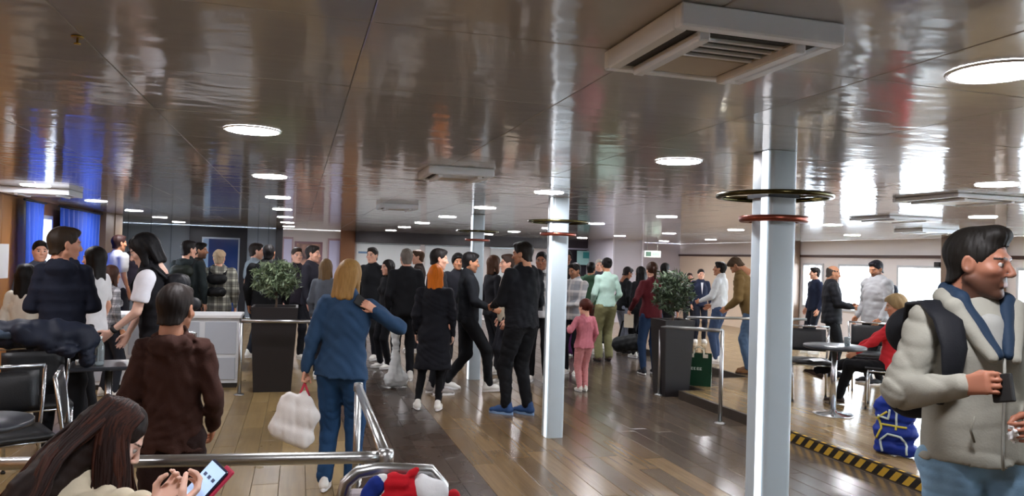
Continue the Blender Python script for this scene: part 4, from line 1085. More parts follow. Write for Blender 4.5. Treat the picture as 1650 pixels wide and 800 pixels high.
# --- white serving counter
cx0, cx1 = place(160, 8.75)[0], place(389, 8.75)[0]; cy = place(389, 8.75)[1]
ct = thing('counter', 'white panelled half-height counter behind the boy in brown', 'counter', (0, 0, 0))
WH = mat('counter_white', '#d6dade', .4, 0, .03); WH2 = mat('counter_panel_grey', '#b3b9c2', .4, 0, .03)
box_part('body', (cx0, cx1, cy, cy+.5, .06, .82), WH, ct); box_part('plinth', (cx0+.01, cx1-.01, cy+.03, cy+.48, 0, .06), mat('dark_plinth', '#3b3a38', .6), ct); box_part('worktop', (cx0-.02, cx1+.02, cy-.03, cy+.52, .82, .86), WHITEPAINT, ct, .006)
nw = 4; ww = (cx1-cx0)/nw
for i in range(nw):
    box_part('upper_panel', (cx0+i*ww+.03, cx0+(i+1)*ww-.03, cy-.008, cy-.0005, .4, .78), WH2, ct, .003); box_part('lower_panel', (cx0+i*ww+.03, cx0+(i+1)*ww-.03, cy-.008, cy-.0005, .1, .36), WH2, ct, .003)
# --- green shopping bag
def paper_bag(name, label, px, t, w, d, h, z0, m, ang, hm):
    b = thing(name, label, 'bag', place(px, t, z0), face(px, ang))
    q = MB(); x, y = w/2, d/2
    V = [(-x, -y, 0), (x, -y, 0), (x, y, 0), (-x, y, 0), (-x*1.02, -y*.8, h), (x*1.02, -y*.8, h), (x*1.02, y*.8, h), (-x*1.02, y*.8, h), (-x, -y*.72, h), (x, -y*.72, h), (x, y*.72, h), (-x, y*.72, h), (-x*.95, -y*.7, .02), (x*.95, -y*.7, .02), (x*.95, y*.7, .02), (-x*.95, y*.7, .02)]
    q.add(V, [(3, 2, 1, 0), (0, 1, 5, 4), (1, 2, 6, 5), (2, 3, 7, 6), (3, 0, 4, 7), (4, 5, 9, 8), (5, 6, 10, 9), (6, 7, 11, 10), (7, 4, 8, 11), (8, 9, 13, 12), (9, 10, 14, 13), (10, 11, 15, 14), (11, 8, 12, 15), (12, 13, 14, 15)]); q.build('bag_body', m, b)
    for s in (-1, 1):
        q = MB(); q.tube([(-w*.2, s*y*.76, h-.03), (-w*.18, s*y*.76, h+.05), (0, s*y*.7, h+.085), (w*.18, s*y*.76, h+.05), (w*.2, s*y*.76, h-.03)], .006, 6); q.build('handle', hm, b)
    return b
gb = paper_bag('shopping_bag', 'dark green carrier bag with white lettering beside the planter', 1130, 9.35, .315, .16, .4, PLAT, cloth('#06351f', .5), 4, cloth('#d8d4c4'))
for s in (-1, 1): box_part('handle_patch', (s*.085-.03, s*.085+.03, -.083, -.0805+.012, .355, .4), cloth('#cfcabb'), gb)
for k, w_ in enumerate((.02, .026, .022, .03, .024)):
    q = MB(); x0 = -.125+k*.036; q.box(x0, x0+.005, -.083, -.0795, .2, .232); q.box(x0+.005, x0+w_, -.083, -.0795, .2, .206); q.box(x0+.005, x0+w_, -.083, -.0795, .226, .232); q.box(x0+.005, x0+w_*.8, -.083, -.0795, .213, .218); q.build('letter', mat('white_print', '#d9e6da', .5), gb)
# --- blue bag with yellow hexagon lines
HEX = cloth('#152f86', .5)
hb_ = thing('tote_bag', 'blue tote bag with yellow and white hexagon lines under the chair', 'bag', place(1449, 6.1, PLAT), face(1449, 14))
f = Field((-.2, -.14, -.02), (.2, .14, .5), .012); 
for z in (.06, .2, .33, .42): f.cone((-.1+.02*z, 0, z), (.1-.05*z, 0, z), .075-.05*abs(z-.2), .075-.05*abs(z-.2), .05)
f.cut((0, 0, -1), (0, 0, .0)).noise(.006, 30, 5); V, Q = f.mesh(); link('bag_body', mesh_np('bag_body', V, Q, True), HEX, hb_)
BVH = None
def drape(pts, dirv=(0, -1, 0)):
    """lay a polyline of (x, z) on the front of the bag"""
    out = []
    for x, z in pts:
        sel = np.abs(V[:, 0]-x) < .015; sel &= np.abs(V[:, 2]-z) < .015
        y = V[sel, 1].min() if sel.any() else -.05
        out.append((x, y-.002, z))
    return out
def dense(p):
    o = []
    for a, b in zip(p[:-1], p[1:]):
        for k in range(6): o.append((a[0]+(b[0]-a[0])*k/6, a[1]+(b[1]-a[1])*k/6))
    return o+[p[-1]]
YL = cloth('#c9bb4a', .5); WL = cloth('#c3d3cf', .5)
for pl, mt in (([(-.08, .03), (-.1, .12), (-.04, .18), (.06, .17), (.1, .1), (.1, .03)], WL), ([(-.13, .13), (-.09, .22), (-.12, .3), (-.05, .36)], YL), ([(-.1, .25), (.0, .25), (.1, .25)], YL), ([(.02, .25), (.02, .36), (-.02, .42)], WL), ([(.02, .22), (.02, .25)], YL), ([(-.12, .32), (-.04, .3), (-.03, .38)], WL)):
    q = MB(); q.tube(drape(dense(pl)), .009, 6); q.build('hexagon_line', mt, hb_)
for s in (-1, 1):
    q = MB(); q.tube([(-.07, s*.03, .42), (-.06, s*.03, .5), (.0, s*.03, .53), (.05, s*.03, .5), (.06, s*.03, .42)], .008, 6); q.build('handle', cloth('#c3d3cf', .5), hb_)
# --- chrome chair end and striped jersey at the bottom of the picture
px, t = 610, 2.42
rc = thing('tub_chair', 'chrome loop-backed chair at the bottom edge, with a striped jersey on it', 'chair', place(px, t, 0), face(px, 0))
q = MB(); q.tube([(-.1, .1, .02), (-.1, .09, .78), (-.085, .09, .85), (-.045, .09, .885), (.02, .09, .895), (.2, .09, .885), (.24, .09, .84), (.245, .1, .02)], .022, 14); q.build('loop_frame', STEEL, rc)
q = MB(); q.tube([(-.09, -.32, .02), (-.09, -.3, .44), (-.09, .08, .44)], .014, 10); q.build('leg', STEEL, rc)
q = MB(); q.tube([(.235, -.32, .02), (.235, -.3, .44), (.235, .08, .44)], .014, 10); q.build('leg', STEEL, rc)
q = MB(); q.box(-.09, .235, -.32, .07, .44, .49, .02); q.build('seat', BLACKLEATHER, rc)
q = MB(); q.box(-.075, .22, .075, .105, .55, .83, .012); q.build('backrest', mat('pale_grey_pad', '#b7aeb0', .6), rc)
def blob(nm, prims, m, parent, h=.008, nz=.004, seed=1, off=(0, 0, 0)):
    P_ = np.array([p[0] for p in prims]+[p[1] for p in prims]); f = Field(P_.min(0)-.13, P_.max(0)+.13, h)
    for a, b, ra, rb, w_, q_ in prims: f.cone(a, b, ra, rb, .02, w_, q_)
    f.noise(nz, 40, seed).folds(nz*2, 40, seed+1); V, Q = f.mesh(); return link(nm, mesh_np(nm, V+np.array(off), Q, True), m, parent)
je = thing('striped_jersey', 'red, white and blue jersey draped over the chrome chair at the bottom edge', 'jersey', place(660, 2.4, .5), face(660, 0))
yx = (0, 1, 0)
blob('blue_band', [((-.085, 0, .38), (-.13, 0, .22), .035, .05, yx, .7)], cloth('#152a78'), je, .007)
blob('white_stripe', [((-.06, 0, .385), (-.085, 0, .2), .03, .045, yx, .7)], cloth('#d8d9da'), je, .007, .003, 5)
blob('red_panel', [((-.03, -.01, .385), (-.02, -.01, .2), .035, .06, yx, .8), ((.0, -.01, .385), (.045, 0, .425), .03, .014, yx, .8), ((.02, -.01, .36), (.03, -.01, .2), .04, .05, yx, .8)], cloth('#b3101f'), je, .007, .005, 8)
blob('white_panel', [((.06, 0, .38), (.11, 0, .36), .03, .03, yx, .8), ((.11, 0, .35), (.1, 0, .2), .045, .06, yx, .8), ((.07, 0, .35), (.06, 0, .2), .05, .06, yx, .8)], cloth('#d5d6d8'), je, .007, .003, 12)
blob('red_cuff', [((.165, 0, .34), (.185, 0, .25), .022, .03, yx, .9)], cloth('#a81623'), je, .007, .003, 15)
# ================================================================== PEOPLE
R_ = math.radians
def backpack(P, label, color, size=1.0, strap='#15161a', straps=True):
    s = P.s; b = thing('backpack', label, 'backpack', P.loc, P.rz, 'backpacks')
    h = .014; c = P.Tu((0, -.215, .3)); f = Field(c-.32, c+.32, h)
    for z in (-.12, .1): f.cone(P.Tu((-.07, -.2, .28+z*size)), P.Tu((.07, -.2, .28+z*size)), .085*size, .085*size, .05)
    f.noise(.004, 30, 2); V, Q = f.mesh(); link('pack_body', mesh_np('pack_body', V*s, Q, True), cloth(color, .6), b)
    f = Field(c-.32, c+.32, h); f.cone(P.Tu((-.05, -.285, .18)), P.Tu((.05, -.285, .18)), .06*size, .06*size, .03); V, Q = f.mesh(); link('front_pocket', mesh_np('front_pocket', V*s, Q, True), cloth(color, .6), b)
    if straps:
        for i in (0, 1):
            x = (-1, 1)[i]*.105
            q = MB(); q.tube([P.Tu(v)*s for v in ((x*.9, -.15, .42), (x, -.06, .535), (x, .03, .53), (x*1.02, .125, .42), (x*1.15, .12, .26), (x*1.35, .0, .16))], [.026]*6, 8, True, True, .35); q.build('strap', cloth(strap, .7), b)
def held(name, label, cat, P, i, w, h, d, m, tilt=0.0, off=(0, 0, -.1), rim=None):
    """a slab held in hand i"""
    R = P.HL if i == 0 else P.HRt
    c = (P.WR[i]+R @ np.array(off))*P.s
    o = thing(name, label, cat, P.world(c), 0)
    c_, s_ = math.cos(P.rz), math.sin(P.rz); Z = np.array([[c_, -s_, 0], [s_, c_, 0], [0, 0, 1]])
    o.rotation_euler = Matrix((Z @ R @ rot('x', tilt)).tolist()).to_euler()
    q = MB(); q.box(-d/2, d/2, -w/2, w/2, -h/2, h/2, .003); q.build('casing', rim or RUBBER, o)
    q = MB(); q.box(-d/2-.0012, -d/2-.0002, -w/2+.004, w/2-.004, -h/2+.006, h/2-.006); q.build('screen', m, o)
    return o
# ---- near man in the beige jacket
BEIGE = '#97968c'
P = person('man in a light beige jacket looking right, nearest at the right edge', 1574, 2.72, head_y=368, ang=146, res=.0085, bw=.98,
    head=(-.62, .06), tone='#a06c56', hair=('quiff', '#15120f', 0), beard=.78, twist=.0,
    arms=[('p', 1672, 680, 2.5), ('p', 1552, 622, 2.46)], elbows=[(-.8, -.6, -.4), (.45, -1, -.5)], hand_kind=('hold', 'grip'), hand_dir=(None, None), palms=((1, -.3, -.3), (-.2, -1, -.3)),
    top=dict(color=BEIGE, g=.032, hem=-.03, cuff=.014, wr=.003, flare=.012, name='beige_jacket'), bottom=dict(color='#7fa3c0', g=.018, flare=.02, name='jeans'))
s = P.s
# shirt, collar, zip, straps as parts of their own
def shell_patch(nm, prims, m, h=.007, nz=.002, sub=None):
    P_ = np.array([p[0] for p in prims]+[p[1] for p in prims]); f = Field(P_.min(0)-.14, P_.max(0)+.14, h)
    for a, b, ra, rb, w_, q_ in prims: f.cone(a, b, ra, rb, .01, w_, q_)
    for a, b, ra, rb, w_, q_ in (sub or []): f.cone(a, b, ra, rb, .006, w_, q_, True)
    f.noise(nz, 30, 3); V, Q = f.mesh(); return link(nm, mesh_np(nm, V*s, Q, True), m, P.root)
T = P.Tu
shell_patch('grey_shirt', [(T((0, .07, .44)), T((0, .095, .36)), .06, .055, (0, 1, 0), .7)], cloth('#9b9c98'))
COLLAR = cloth('#1d3046', .7)
for i, sx in ((0, -1), (1, 1)):
    shell_patch('navy_collar', [(T((sx*.07, -.055, .575)), T((sx*.082, .035, .54)), .026, .03, None, 1), (T((sx*.082, .035, .54)), T((sx*.018, .145, .36)), .03, .019, None, 1)], COLLAR)
    shell_patch('lapel', [(T((sx*.1, -.045, .55)), T((sx*.112, .045, .515)), .03, .032, None, 1), (T((sx*.112, .045, .515)), T((sx*.042, .15, .35)), .032, .02, None, 1)], cloth(BEIGE))
shell_patch('rear_collar', [(T((-.07, -.066, .575)), T((.07, -.066, .575)), .028, .028, None, 1)], COLLAR)
q = MB(); q.tube([T(v)*s for v in ((.0, .152, .35), (.0, .1575, .25), (.0, .154, .14), (.0, .153, .04), (.0, .157, -.028))], .005, 6); q.build('zip', cloth('#8d8d86', .5), P.root)
for i, x in enumerate((-.105, .105)):
    q = MB(); q.tube([T(v)*s for v in ((x-.02, .133, .06), (x, .142, .1), (x*.92, .15, .15))], .0045, 6); q.build('pocket_seam', cloth('#86857b', .7), P.root)
bp = thing('backpack', 'black backpack with wide straps on the man in the beige jacket', 'backpack', P.loc, P.rz, 'backpacks')
for sx in (-1, 1):
    q = MB(); q.tube([T(v)*s for v in ((sx*.13, -.15, .42), (sx*.15, -.09, .512), (sx*.152, .0, .522), (sx*.155, .085, .47), (sx*.16, .13, .38), (sx*.168, .132, .28), (sx*.185, .08, .18))], [.05, .056, .058, .056, .048, .036, .024], 12, True, True, .3); q.build('strap', cloth('#14161c', .7), bp)
f = Field(T((0, -.25, .25))-.33, T((0, -.25, .25))+.33, .014)
for z in (-.12, .12): f.cone(T((-.08, -.25, .28+z)), T((.08, -.25, .28+z)), .1, .1, .05)
V, Q = f.mesh(); link('pack_body', mesh_np('pack_body', V*s, Q, True), cloth('#14161c', .7), bp)
held('phone', 'dark phone in the right hand of the man in the beige jacket', 'phone', P, 1, .09, .07, .016, mat('phone_black_glass', '#0c0d10', .15), .0, (-.045, -.012, -.1))
pc = P.WR[0]; R = P.HL
cp = thing('crumpled_tissue', 'small white crumpled tissue in the other hand of the man at the right edge', 'tissue', P.world((pc+R @ np.array([.05, .0, -.1]))*s))
f = Field((-.06, -.06, -.06), (.06, .06, .06), .005); f.ell((0, 0, 0), (.026, .022, .03), .01).noise(.006, 110, 2); V, Q = f.mesh(); link('tissue', mesh_np('tissue', V, Q, True), cloth('#dfe0e2'), cp)
P1 = P

# ---- seated girl with long brown hair and phone
G = person('girl with very long brown hair bent over a phone, lower left', -2, 2.2, H=1.62, ang=82, res=.0105, fem=True, sit=True, lean=.62, pelvis=(0, -.02, -.44),
    head=(.3, .3), tone='pale', hair=None, legs=[(-.1, .4, .085), (.1, .44, .085)], hand_kind=('hold', 'hold'),
    arms=[('p', 296, 822, 2.12), ('p', 285, 822, 2.0)], elbows=[(-.6, -.5, -.6), (.5, -.4, -.8)], hand_dir=((.1, .75, .62), (-.2, .8, .55)), palms=((.6, -.2, .7), (-.5, -.3, .8)),
    top=dict(color='#d8cdb4', g=.012, hem=-.04, name='cream_top', wr=.004), bottom=dict(color='#3a3d48'), shoes=('#d9d6cf', '#e6e6e6'))
# her hair: a cap on the skull and locks that fall over back and shoulder
HM = hair_mat('#1f1310'); s = G.s
def hp(v): return G.hc+G.HR @ np.asarray(v, float)
bk = G.Tu
f = Field(G.hc-np.array([.3, .62, .55]), G.hc+np.array([.3, .22, .2]), .008)
f.ell(hp((0, -.02, .04)), (.086, .105, .097), .02, G.HR); f.cone(hp((0, -.06, -.02)), bk((0, -.12, .42)), .075, .085, .05)
f.cone(bk((0, -.12, .42)), bk((0, -.14, .3)), .085, .07, .05, bk((0, 1, 0))-bk((0, 0, 0)), .6)
for sx in (-1, 1): f.cone(hp((sx*.058, -.015, .0)), hp((sx*.066, -.01, 0))+np.array([sx*.02, -.0, -.24]), .045, .03, .03)
f.ell(hp((0, .12, -.02)), (.07, .06, .1), .02, G.HR, True)
f.noise(.003, 50, 2); V, Q = f.mesh(); link('hair', mesh_np('hair', V*s, Q, True), HM, G.root)
rr = random.Random(11); LK = [MB(), MB()]
for k in range(520):
    sx = 1 if rr.random() < .68 else -1
    y0 = rr.uniform(-.1, .045)
    top = hp((sx*rr.uniform(.0, .02), y0*.85-.01, .137-.9*max(0, abs(y0+.02)-.02)**1.5*4))
    el = rr.uniform(.0, 1.0)
    yy = y0*1.05-.015; w_ = math.sqrt(max(.05, 1-(yy+.02)**2/.0125))
    side = hp((sx*(.098*w_+rr.uniform(0, .006)), yy, rr.uniform(.0, .05)))
    up = hp((sx*.072*w_+sx*.008, y0*.95-.012, .112))
    if y0 > -.045:          # hangs straight down in front of the shoulder
        L_ = rr.uniform(.24, .46); e = side+np.array([sx*rr.uniform(-.01, .045), rr.uniform(-.05, .03)+max(0, y0)*.4, -L_]); m1 = side+np.array([sx*rr.uniform(.0, .022), rr.uniform(-.02, .012), -L_*.45])
        pts = [top, up, side, m1, e]
    else:                   # falls back over shoulder and back
        x = sx*rr.uniform(.0, .17); lift = rr.uniform(.0, .035); zz = rr.uniform(.02, .26)
        e = bk((x*1.15+rr.uniform(-.03, .03), -.135-lift, zz)); sh = bk((x*.9, -.125-lift, .4)); nk = side*.5+sh*.5+np.array([0, -.03, .015])
        pts = [top, up, side, nk, sh, e]
    pts = [np.array(p)*s for p in pts]; dn = []
    for i in range(len(pts)-1):
        p0 = pts[max(i-1, 0)]; p1, p2 = pts[i], pts[i+1]; p3 = pts[min(i+2, len(pts)-1)]
        for q_ in range(3):
            tt = q_/3; dn.append(.5*((2*p1)+(-p0+p2)*tt+(2*p0-5*p1+4*p2-p3)*tt*tt+(-p0+3*p1-3*p2+p3)*tt**3))
    dn.append(pts[-1]); n = len(dn); w0 = rr.uniform(.0035, .0085)
    LK[0 if rr.random() < .6 else 1].tube(dn, [w0*(.5+.7*min(1, i/(n*.35)))*(1 if i < n*.6 else max(.1, 1-(i-n*.6)/(n*.42))) for i in range(n)], 5, True, True, .6)
LK[0].build('hair_locks', hair_mat('#251512'), G.root); LK[1].build('hair_highlights', hair_mat('#3f2219'), G.root)
ph = thing('phone', 'phone with lit pale screen and red case in the hands of the long-haired girl', 'phone', at_t(328, 782, 2.1))
# screen leans back towards the girl and the viewer
cx_ = np.array(CR)*.55+np.array([0, 0, .35])-np.array(FW)*.2; up_ = np.array(CR)*.62+np.array([0, 0, .75])+np.array(FW)*.35; up_ /= np.linalg.norm(up_); nrm = -np.array(FW)*.8+np.array([0, 0, .25])-np.array(CR)*.25; nrm = nrm-up_*(nrm@up_); nrm /= np.linalg.norm(nrm); xx = np.cross(up_, nrm)
ph.rotation_euler = Matrix(np.stack([xx, up_, nrm], 1).tolist()).to_euler()
q = MB(); q.box(-.034, .034, -.068, .068, -.005, .005, .004); q.build('casing', mat('phone_casing', '#23263a', .3), ph)
q = MB(); q.box(.006, .044, -.078, .078, -.013, -.0052, .004); q.build('red_case_flap', mat('red_case', '#b02a48', .5), ph)
SCR = mat('phone_screen_lit', '#a9c4ee', .3, 0, .12, 40, emit=.28); q = MB(); q.box(-.03, .03, -.062, .062, .0051, .0058); q.build('screen', SCR, ph)
for k in range(3): q = MB(); q.box(-.022+k*.017, -.012+k*.017, .02, .03, .0059, .0064); q.build('app_icon', mat('icon_slate', '#4a5878', .4), ph)

# ---- boy in brown hoodie
B = person('boy in a dark brown hoodie seen from behind, beyond the near handrail', 286, 3.42, head_y=466, ang=12, res=.011, hs=1.14, bw=.9, head=(.25, .1), tone='#b07a5e', hair=('short', '#1e1613', 0),
    top=dict(color='#3a211a', g=.03, hem=-.1, hood=True, collar=.5, cuff=.014, flare=.02, wr=.005, name='brown_hoodie'), bottom=dict(color='#2a1917', g=.022, flare=.018, name='brown_trousers'), shoes=('#25211f', '#d8d4cc'), arms=[(-.16, .16, 1.0), (.2, .12, .95)])
# ---- woman in denim
D = person('blonde woman in a denim jacket and jeans seen from behind, phone at her ear', 556, 5.07, head_y=419, ang=14, side=.07, res=.0125, fem=True, bw=1.08, head=(.25, .12), tone='light', hair=('bob', '#94703f', .05),
    top=dict(color='#28425f', g=.03, hem=-.085, cuff=.012, flare=.012, collar=.6, name='denim_jacket'), bottom=dict(color='#1f3f62', g=.02, flare=.02, name='jeans'), shoes=('#e3e0da', '#eeeeee'),
    arms=[('p', 490, 604, 5.0), ('p', 604, 500, 5.0)], elbows=[(-.6, -.6, -.3), (1, -.1, -.6)], hand_kind=('fist', 'hold'), palms=((1, .1, 0), (-1, .2, .3)))
held('phone', 'phone at the ear of the woman in denim', 'phone', D, 1, .07, .14, .01, mat('phone_black_glass', '#0c0d10', .15), 0, (-.035, .0, -.09))
hbp = P_hand = D.world((D.WR[0]+D.HL @ np.array([.02, 0, -.1]))*D.s)
wb = thing('plastic_bag', 'full white plastic carrier bag hanging from the hand of the woman in denim', 'bag', (hbp[0], hbp[1], hbp[2]-.42), face(470, 10))
f = Field((-.32, -.16, -.04), (.22, .16, .46), .01)
f.cone((-.16, 0, .13), (.0, 0, .06), .075, .08, .06, yx, .7); f.cone((-.1, 0, .24), (.03, 0, .2), .08, .08, .06, yx, .6); f.cone((-.1, 0, .32), (.02, 0, .3), .05, .05, .05, yx, .5); f.cone((-.02, 0, .3), (.0, 0, .36), .05, .02, .04, yx, .6)
f.noise(.003, 30, 3).folds(.009, 22, 7); V, Q = f.mesh(); link('bag_body', mesh_np('bag_body', V, Q, True), cloth('#dedad6', .45), wb)
for sx in (-.028, .028): q = MB(); q.tube([(sx*1.6, 0, .3), (sx*.8, .0, .37), (0, 0, .43)], .008, 6); q.build('handle', cloth('#b8394a'), wb)
# ---- left group
V_ = person('black-haired woman in a black vest and white sleeves, reaching to the table', 262, 6.0, head_y=379, ang=-78, res=.014, fem=True, bw=1.12, hs=1.08, lean=.2, head=(.0, .22), tone='pale', hair=('long', '#0e0d10', .0),
    top=dict(color='#121217', g=.036, hem=-.1, sleeve='none', puff=True, collar=.9, name='black_vest'), bottom=dict(color='#121216', g=.02, flare=.018), shoes=('#c9c6be', '#e6e6e6'),
    arms=[('p', 178, 536, 5.75), ('p', 196, 560, 6.1)], elbows=[(-.3, -1, -.3), (.3, -1, -.4)], hand_kind=('flat', 'relax'), legs=[(-.1, .28, .085), (.1, -.18, .085)])
s = V_.s
for i in (0, 1):
    a_ = V_.SH[i]+(V_.EL[i]-V_.SH[i])*.05; b_ = V_.SH[i]+(V_.EL[i]-V_.SH[i])*.72; f = Field(np.minimum(a_, b_)-.12, np.maximum(a_, b_)+.12, .012)
    f.cone(a_, b_, .074, .07, .02); f.cut(V_.EL[i]-V_.SH[i], b_); f.noise(.003, 26, 4); V, Q = f.mesh(); link('white_sleeve', mesh_np('white_sleeve', V*s, Q, True), cloth('#e2e2ea'), V_.root)
backpack(V_, 'black backpack on the woman in the black vest', '#17181d', .95)
q = MB(); w_ = V_.EL[0]*.16+V_.WR[0]*.84; q.tube([(w_-.012*(V_.WR[0]-V_.EL[0])/.25)*s, (w_+.08*(V_.WR[0]-V_.EL[0]))*s], .031*s, 14); q.build('wristwatch', RUBBER, V_.root)
YN = person('young person in a navy padded jacket seen from behind, head turned right, by the curtain', 104, 5.95, head_y=371, ang=8, res=.014, bw=.86, hs=1.12, head=(1.15, .05), tone='#c08a70', hair=('short', '#2c2117', 0),
    top=dict(color='#161b2a', g=.036, hem=.02, puff=True, name='navy_padded_jacket', hood=True), bottom=dict(color='#0f1015', g=.03, flare=.02), shoes=('#222', '#ddd') if False else ('#222222', '#dddddd'), arms=[(-.12, .24, 1.1), (.12, .24, 1.1)])
q = MB(); n = 28; pts = []
for k in range(n+1):
    a = 2*math.pi*k/n; pts.append(YN.Tu((.15*math.sin(a), .115*math.cos(a)-.0, .05))*YN.s)
q.tube(pts, .014, 6, False); q.build('blue_waistband', cloth('#2c4170'), YN.root)
person('dark-haired woman with a white-sleeved arm around the young person in navy', 153, 6.95, head_y=398, ang=-60, res=.018, fem=True, hair=('long', '#14100e', .1), tone='light',
    top=dict(color='#dcdcde', g=.014, hem=-.06, sleeve='short', name='white_tshirt'), bottom=dict(color='#15161a'), arms=[('p', 128, 487, 6.2), None], elbows=[(-.6, -.8, -.4), None], hand_kind=('flat', 'relax'))
person('girl with long black hair in a cream top beside the left curtain', 44, 6.7, head_y=428, ang=22, res=.016, fem=True, hair=('long', '#0f0d0d', .2), tone='light', hs=1.06,
    top=dict(color='#cfcabd', g=.018, hem=-.06, name='cream_top'), bottom=dict(color='#1a1a20'))
person('person in a grey top standing between the two blue curtains', 64, 8.4, head_y=388, ang=170, res=.025, tone='light', hair=('short', '#191410', 0), top=dict(color='#4a5261', g=.02), bottom=dict(color='#1b1c22'))
person('man in a white t-shirt behind the end pillar, far left', 190, 11.6, head_y=379, ang=60, res=.025, tone='tan', hair=('short', '#2a1512', 0), top=dict(color='#d6d6d6', g=.022, sleeve='short', hem=-.06, name='white_tshirt'), bottom=dict(color='#26262c'))
person('brown-haired woman in a striped top below the man in white, by the end pillar', 180, 8.0, head_y=428, ang=60, res=.025, fem=True, tone='tan', hair=('long', '#3b2318', .1), top=dict(mat=plaid_mat('black_white_check', '#c8c8cc', '#15151a', '#55555c', 12), g=.018, hem=-.06, name='checked_top'), bottom=dict(color='#20222a'))
person('man in dark plum seen small against the grey far wall', 214, 14.0, head_y=384, ang=180, res=.024, tone='brown', hair=('short', '#120c10', 0), top=dict(color='#2a2430', g=.02), bottom=dict(color='#1b1c22'))
P = person('dark-haired man with a dark backpack left of the plaid shirt', 303, 10.0, head_y=388, ang=22, res=.018, tone='light', hair=('short', '#161010', 0), head=(.6, .0), top=dict(color='#20282a', g=.026, hood=True), bottom=dict(color='#1b1c22'))
backpack(P, 'dark green backpack on the man left of the plaid shirt', '#182019')
person('bearded man looking right beside the man with the dark backpack', 321, 11.2, head_y=391, ang=100, res=.025, tone='tan', beard=.8, hair=('short', '#15100d', 0), top=dict(color='#2b2622', g=.02), bottom=dict(color='#1b1c22'))
P = person('person in a black and white plaid shirt and pale cap, back turned', 353, 10.3, head_y=403, ang=6, res=.016, bw=1.12, tone='light', hair=('buzz', '#9a846a', 0), top=dict(mat=plaid_mat('plaid_black_white', '#b9b8a9', '#15161a', '#3f3d38', 9), g=.034, hem=-.12, hood=True, name='plaid_shirt'), bottom=dict(color='#15161a', g=.02))
s = P.s; f = Field(P.hc-.2, P.hc+.2, .01); f.ell(P.hc+P.HR @ np.array([0, -.015, .052]), (.092, .108, .088), .02); f.cut((0, .1, -1), P.hc+np.array([0, 0, .03])); f.noise(.003, 60, 1); V, Q = f.mesh(); link('cap', mesh_np('cap', V*s, Q, True), cloth('#a08a70'), P.root)
backpack(P, 'black backpack on the person in the plaid shirt', '#101114', .85)
person('short-haired man in a grey t-shirt looking right, left of the potted tree', 412, 11.2, head_y=392, ang=65, res=.02, tone='light', beard=.4, hair=('short', '#241b16', 0), head=(.3, 0), top=dict(color='#7c858b', g=.02, sleeve='short', hem=-.06, name='grey_tshirt'), bottom=dict(color='#22252d'))
person('broad man in black with his back turned, behind the potted tree', 433, 10.1, head_y=394, ang=14, res=.018, bw=1.22, tone='tan', hair=('buzz', '#100d0d', 0), top=dict(color='#0e0f12', g=.03), bottom=dict(color='#121318'))
# ---- people behind the woman in denim
person('man in a dark shirt left of the blonde woman, facing the viewer', 478, 11.2, head_y=399, ang=160, res=.025, tone='light', hair=('short', '#33251c', 0), top=dict(color='#2c2730', g=.02), bottom=dict(color='#1b1c22'))
person('tall man in charcoal behind the potted tree, turned to the right', 503, 10.9, head_y=396, ang=110, res=.025, bw=1.1, tone='light', hair=('short', '#1c1512', 0), top=dict(color='#22212a', g=.024), bottom=dict(color='#1b1c22'))
person('light-brown-haired person close behind the left shoulder of the blonde woman', 526, 9.5, head_y=418, ang=20, res=.025, fem=True, tone='light', hair=('bob', '#6e5538', .05), top=dict(color='#5c6068', g=.02), bottom=dict(color='#1b1c22'))
person('man in a black jacket right of the blonde woman, facing her', 600, 11.5, head_y=399, ang=-150, res=.025, tone='light', hair=('short', '#221a15', 0), top=dict(color='#16171b', g=.024), bottom=dict(color='#15161a'))
person('short dark-haired woman in black between two taller men', 626, 10.6, head_y=419, ang=-120, res=.025, fem=True, tone='light', hair=('bob', '#16110f', .06), top=dict(color='#131317', g=.022), bottom=dict(color='#121318'))
person('grey-haired person in black left of the orange-haired woman', 655, 9.6, head_y=401, ang=-10, res=.025, tone='light', hair=('short', '#6a625a', 0), top=dict(color='#131418', g=.026), bottom=dict(color='#121318'))
person('brown-haired person looking left behind the grey-haired one', 674, 12.5, head_y=403, ang=-90, res=.024, tone='light', hair=('short', '#4a3424', 0), top=dict(color='#3a2f2a', g=.02), bottom=dict(color='#1b1c22'))
wt = thing('tall_white_bag', 'tall crumpled white bag standing left of the orange-haired woman', 'bag', place(643, 9.1, 0), 0)
f = Field((-.22, -.2, -.02), (.22, .2, .8), .014); f.cone((-.04, 0, .1), (.06, 0, .1), .1, .1, .05, yx, .9); f.cone((0, 0, .2), (-.01, 0, .55), .085, .035, .04, yx, .9); f.cone((-.01, 0, .55), (-.02, 0, .7), .035, .075, .04, yx, .8); f.cut((0, 0, -1), (0, 0, 0)); f.noise(.006, 34, 3).folds(.018, 30, 4); V, Q = f.mesh(); link('bag_body', mesh_np('bag_body', V, Q, True), cloth('#d2d5d4', .5), wt)
P = person('dark-haired man facing right just behind the orange-haired woman', 706, 8.75, head_y=401, ang=70, res=.018, tone='light', hair=('short', '#17110f', 0), head=(.2, .1), top=dict(color='#1a1b20', g=.024), bottom=dict(color='#121318'), shoes=('#8c8580', '#dddddd'))
person('woman with orange-dyed hair in a long black coat and white shoes, back turned', 703, 7.84, head_y=427, ang=6, res=.014, fem=True, bw=1.1, tone='pale', hair=('bob', '#c2660f', .05), top=dict(color='#12131a', g=.03, hem=-.46, flare=.03, collar=.7, name='long_black_coat'), bottom=dict(color='#0c0c0f', g=.004, flare=.002),
    shoes=('#e4e1da', '#eeeeee'), legs=[(-.17, -.02, .085, .3), (.08, -.05, .085, -.1)], stance=.14)
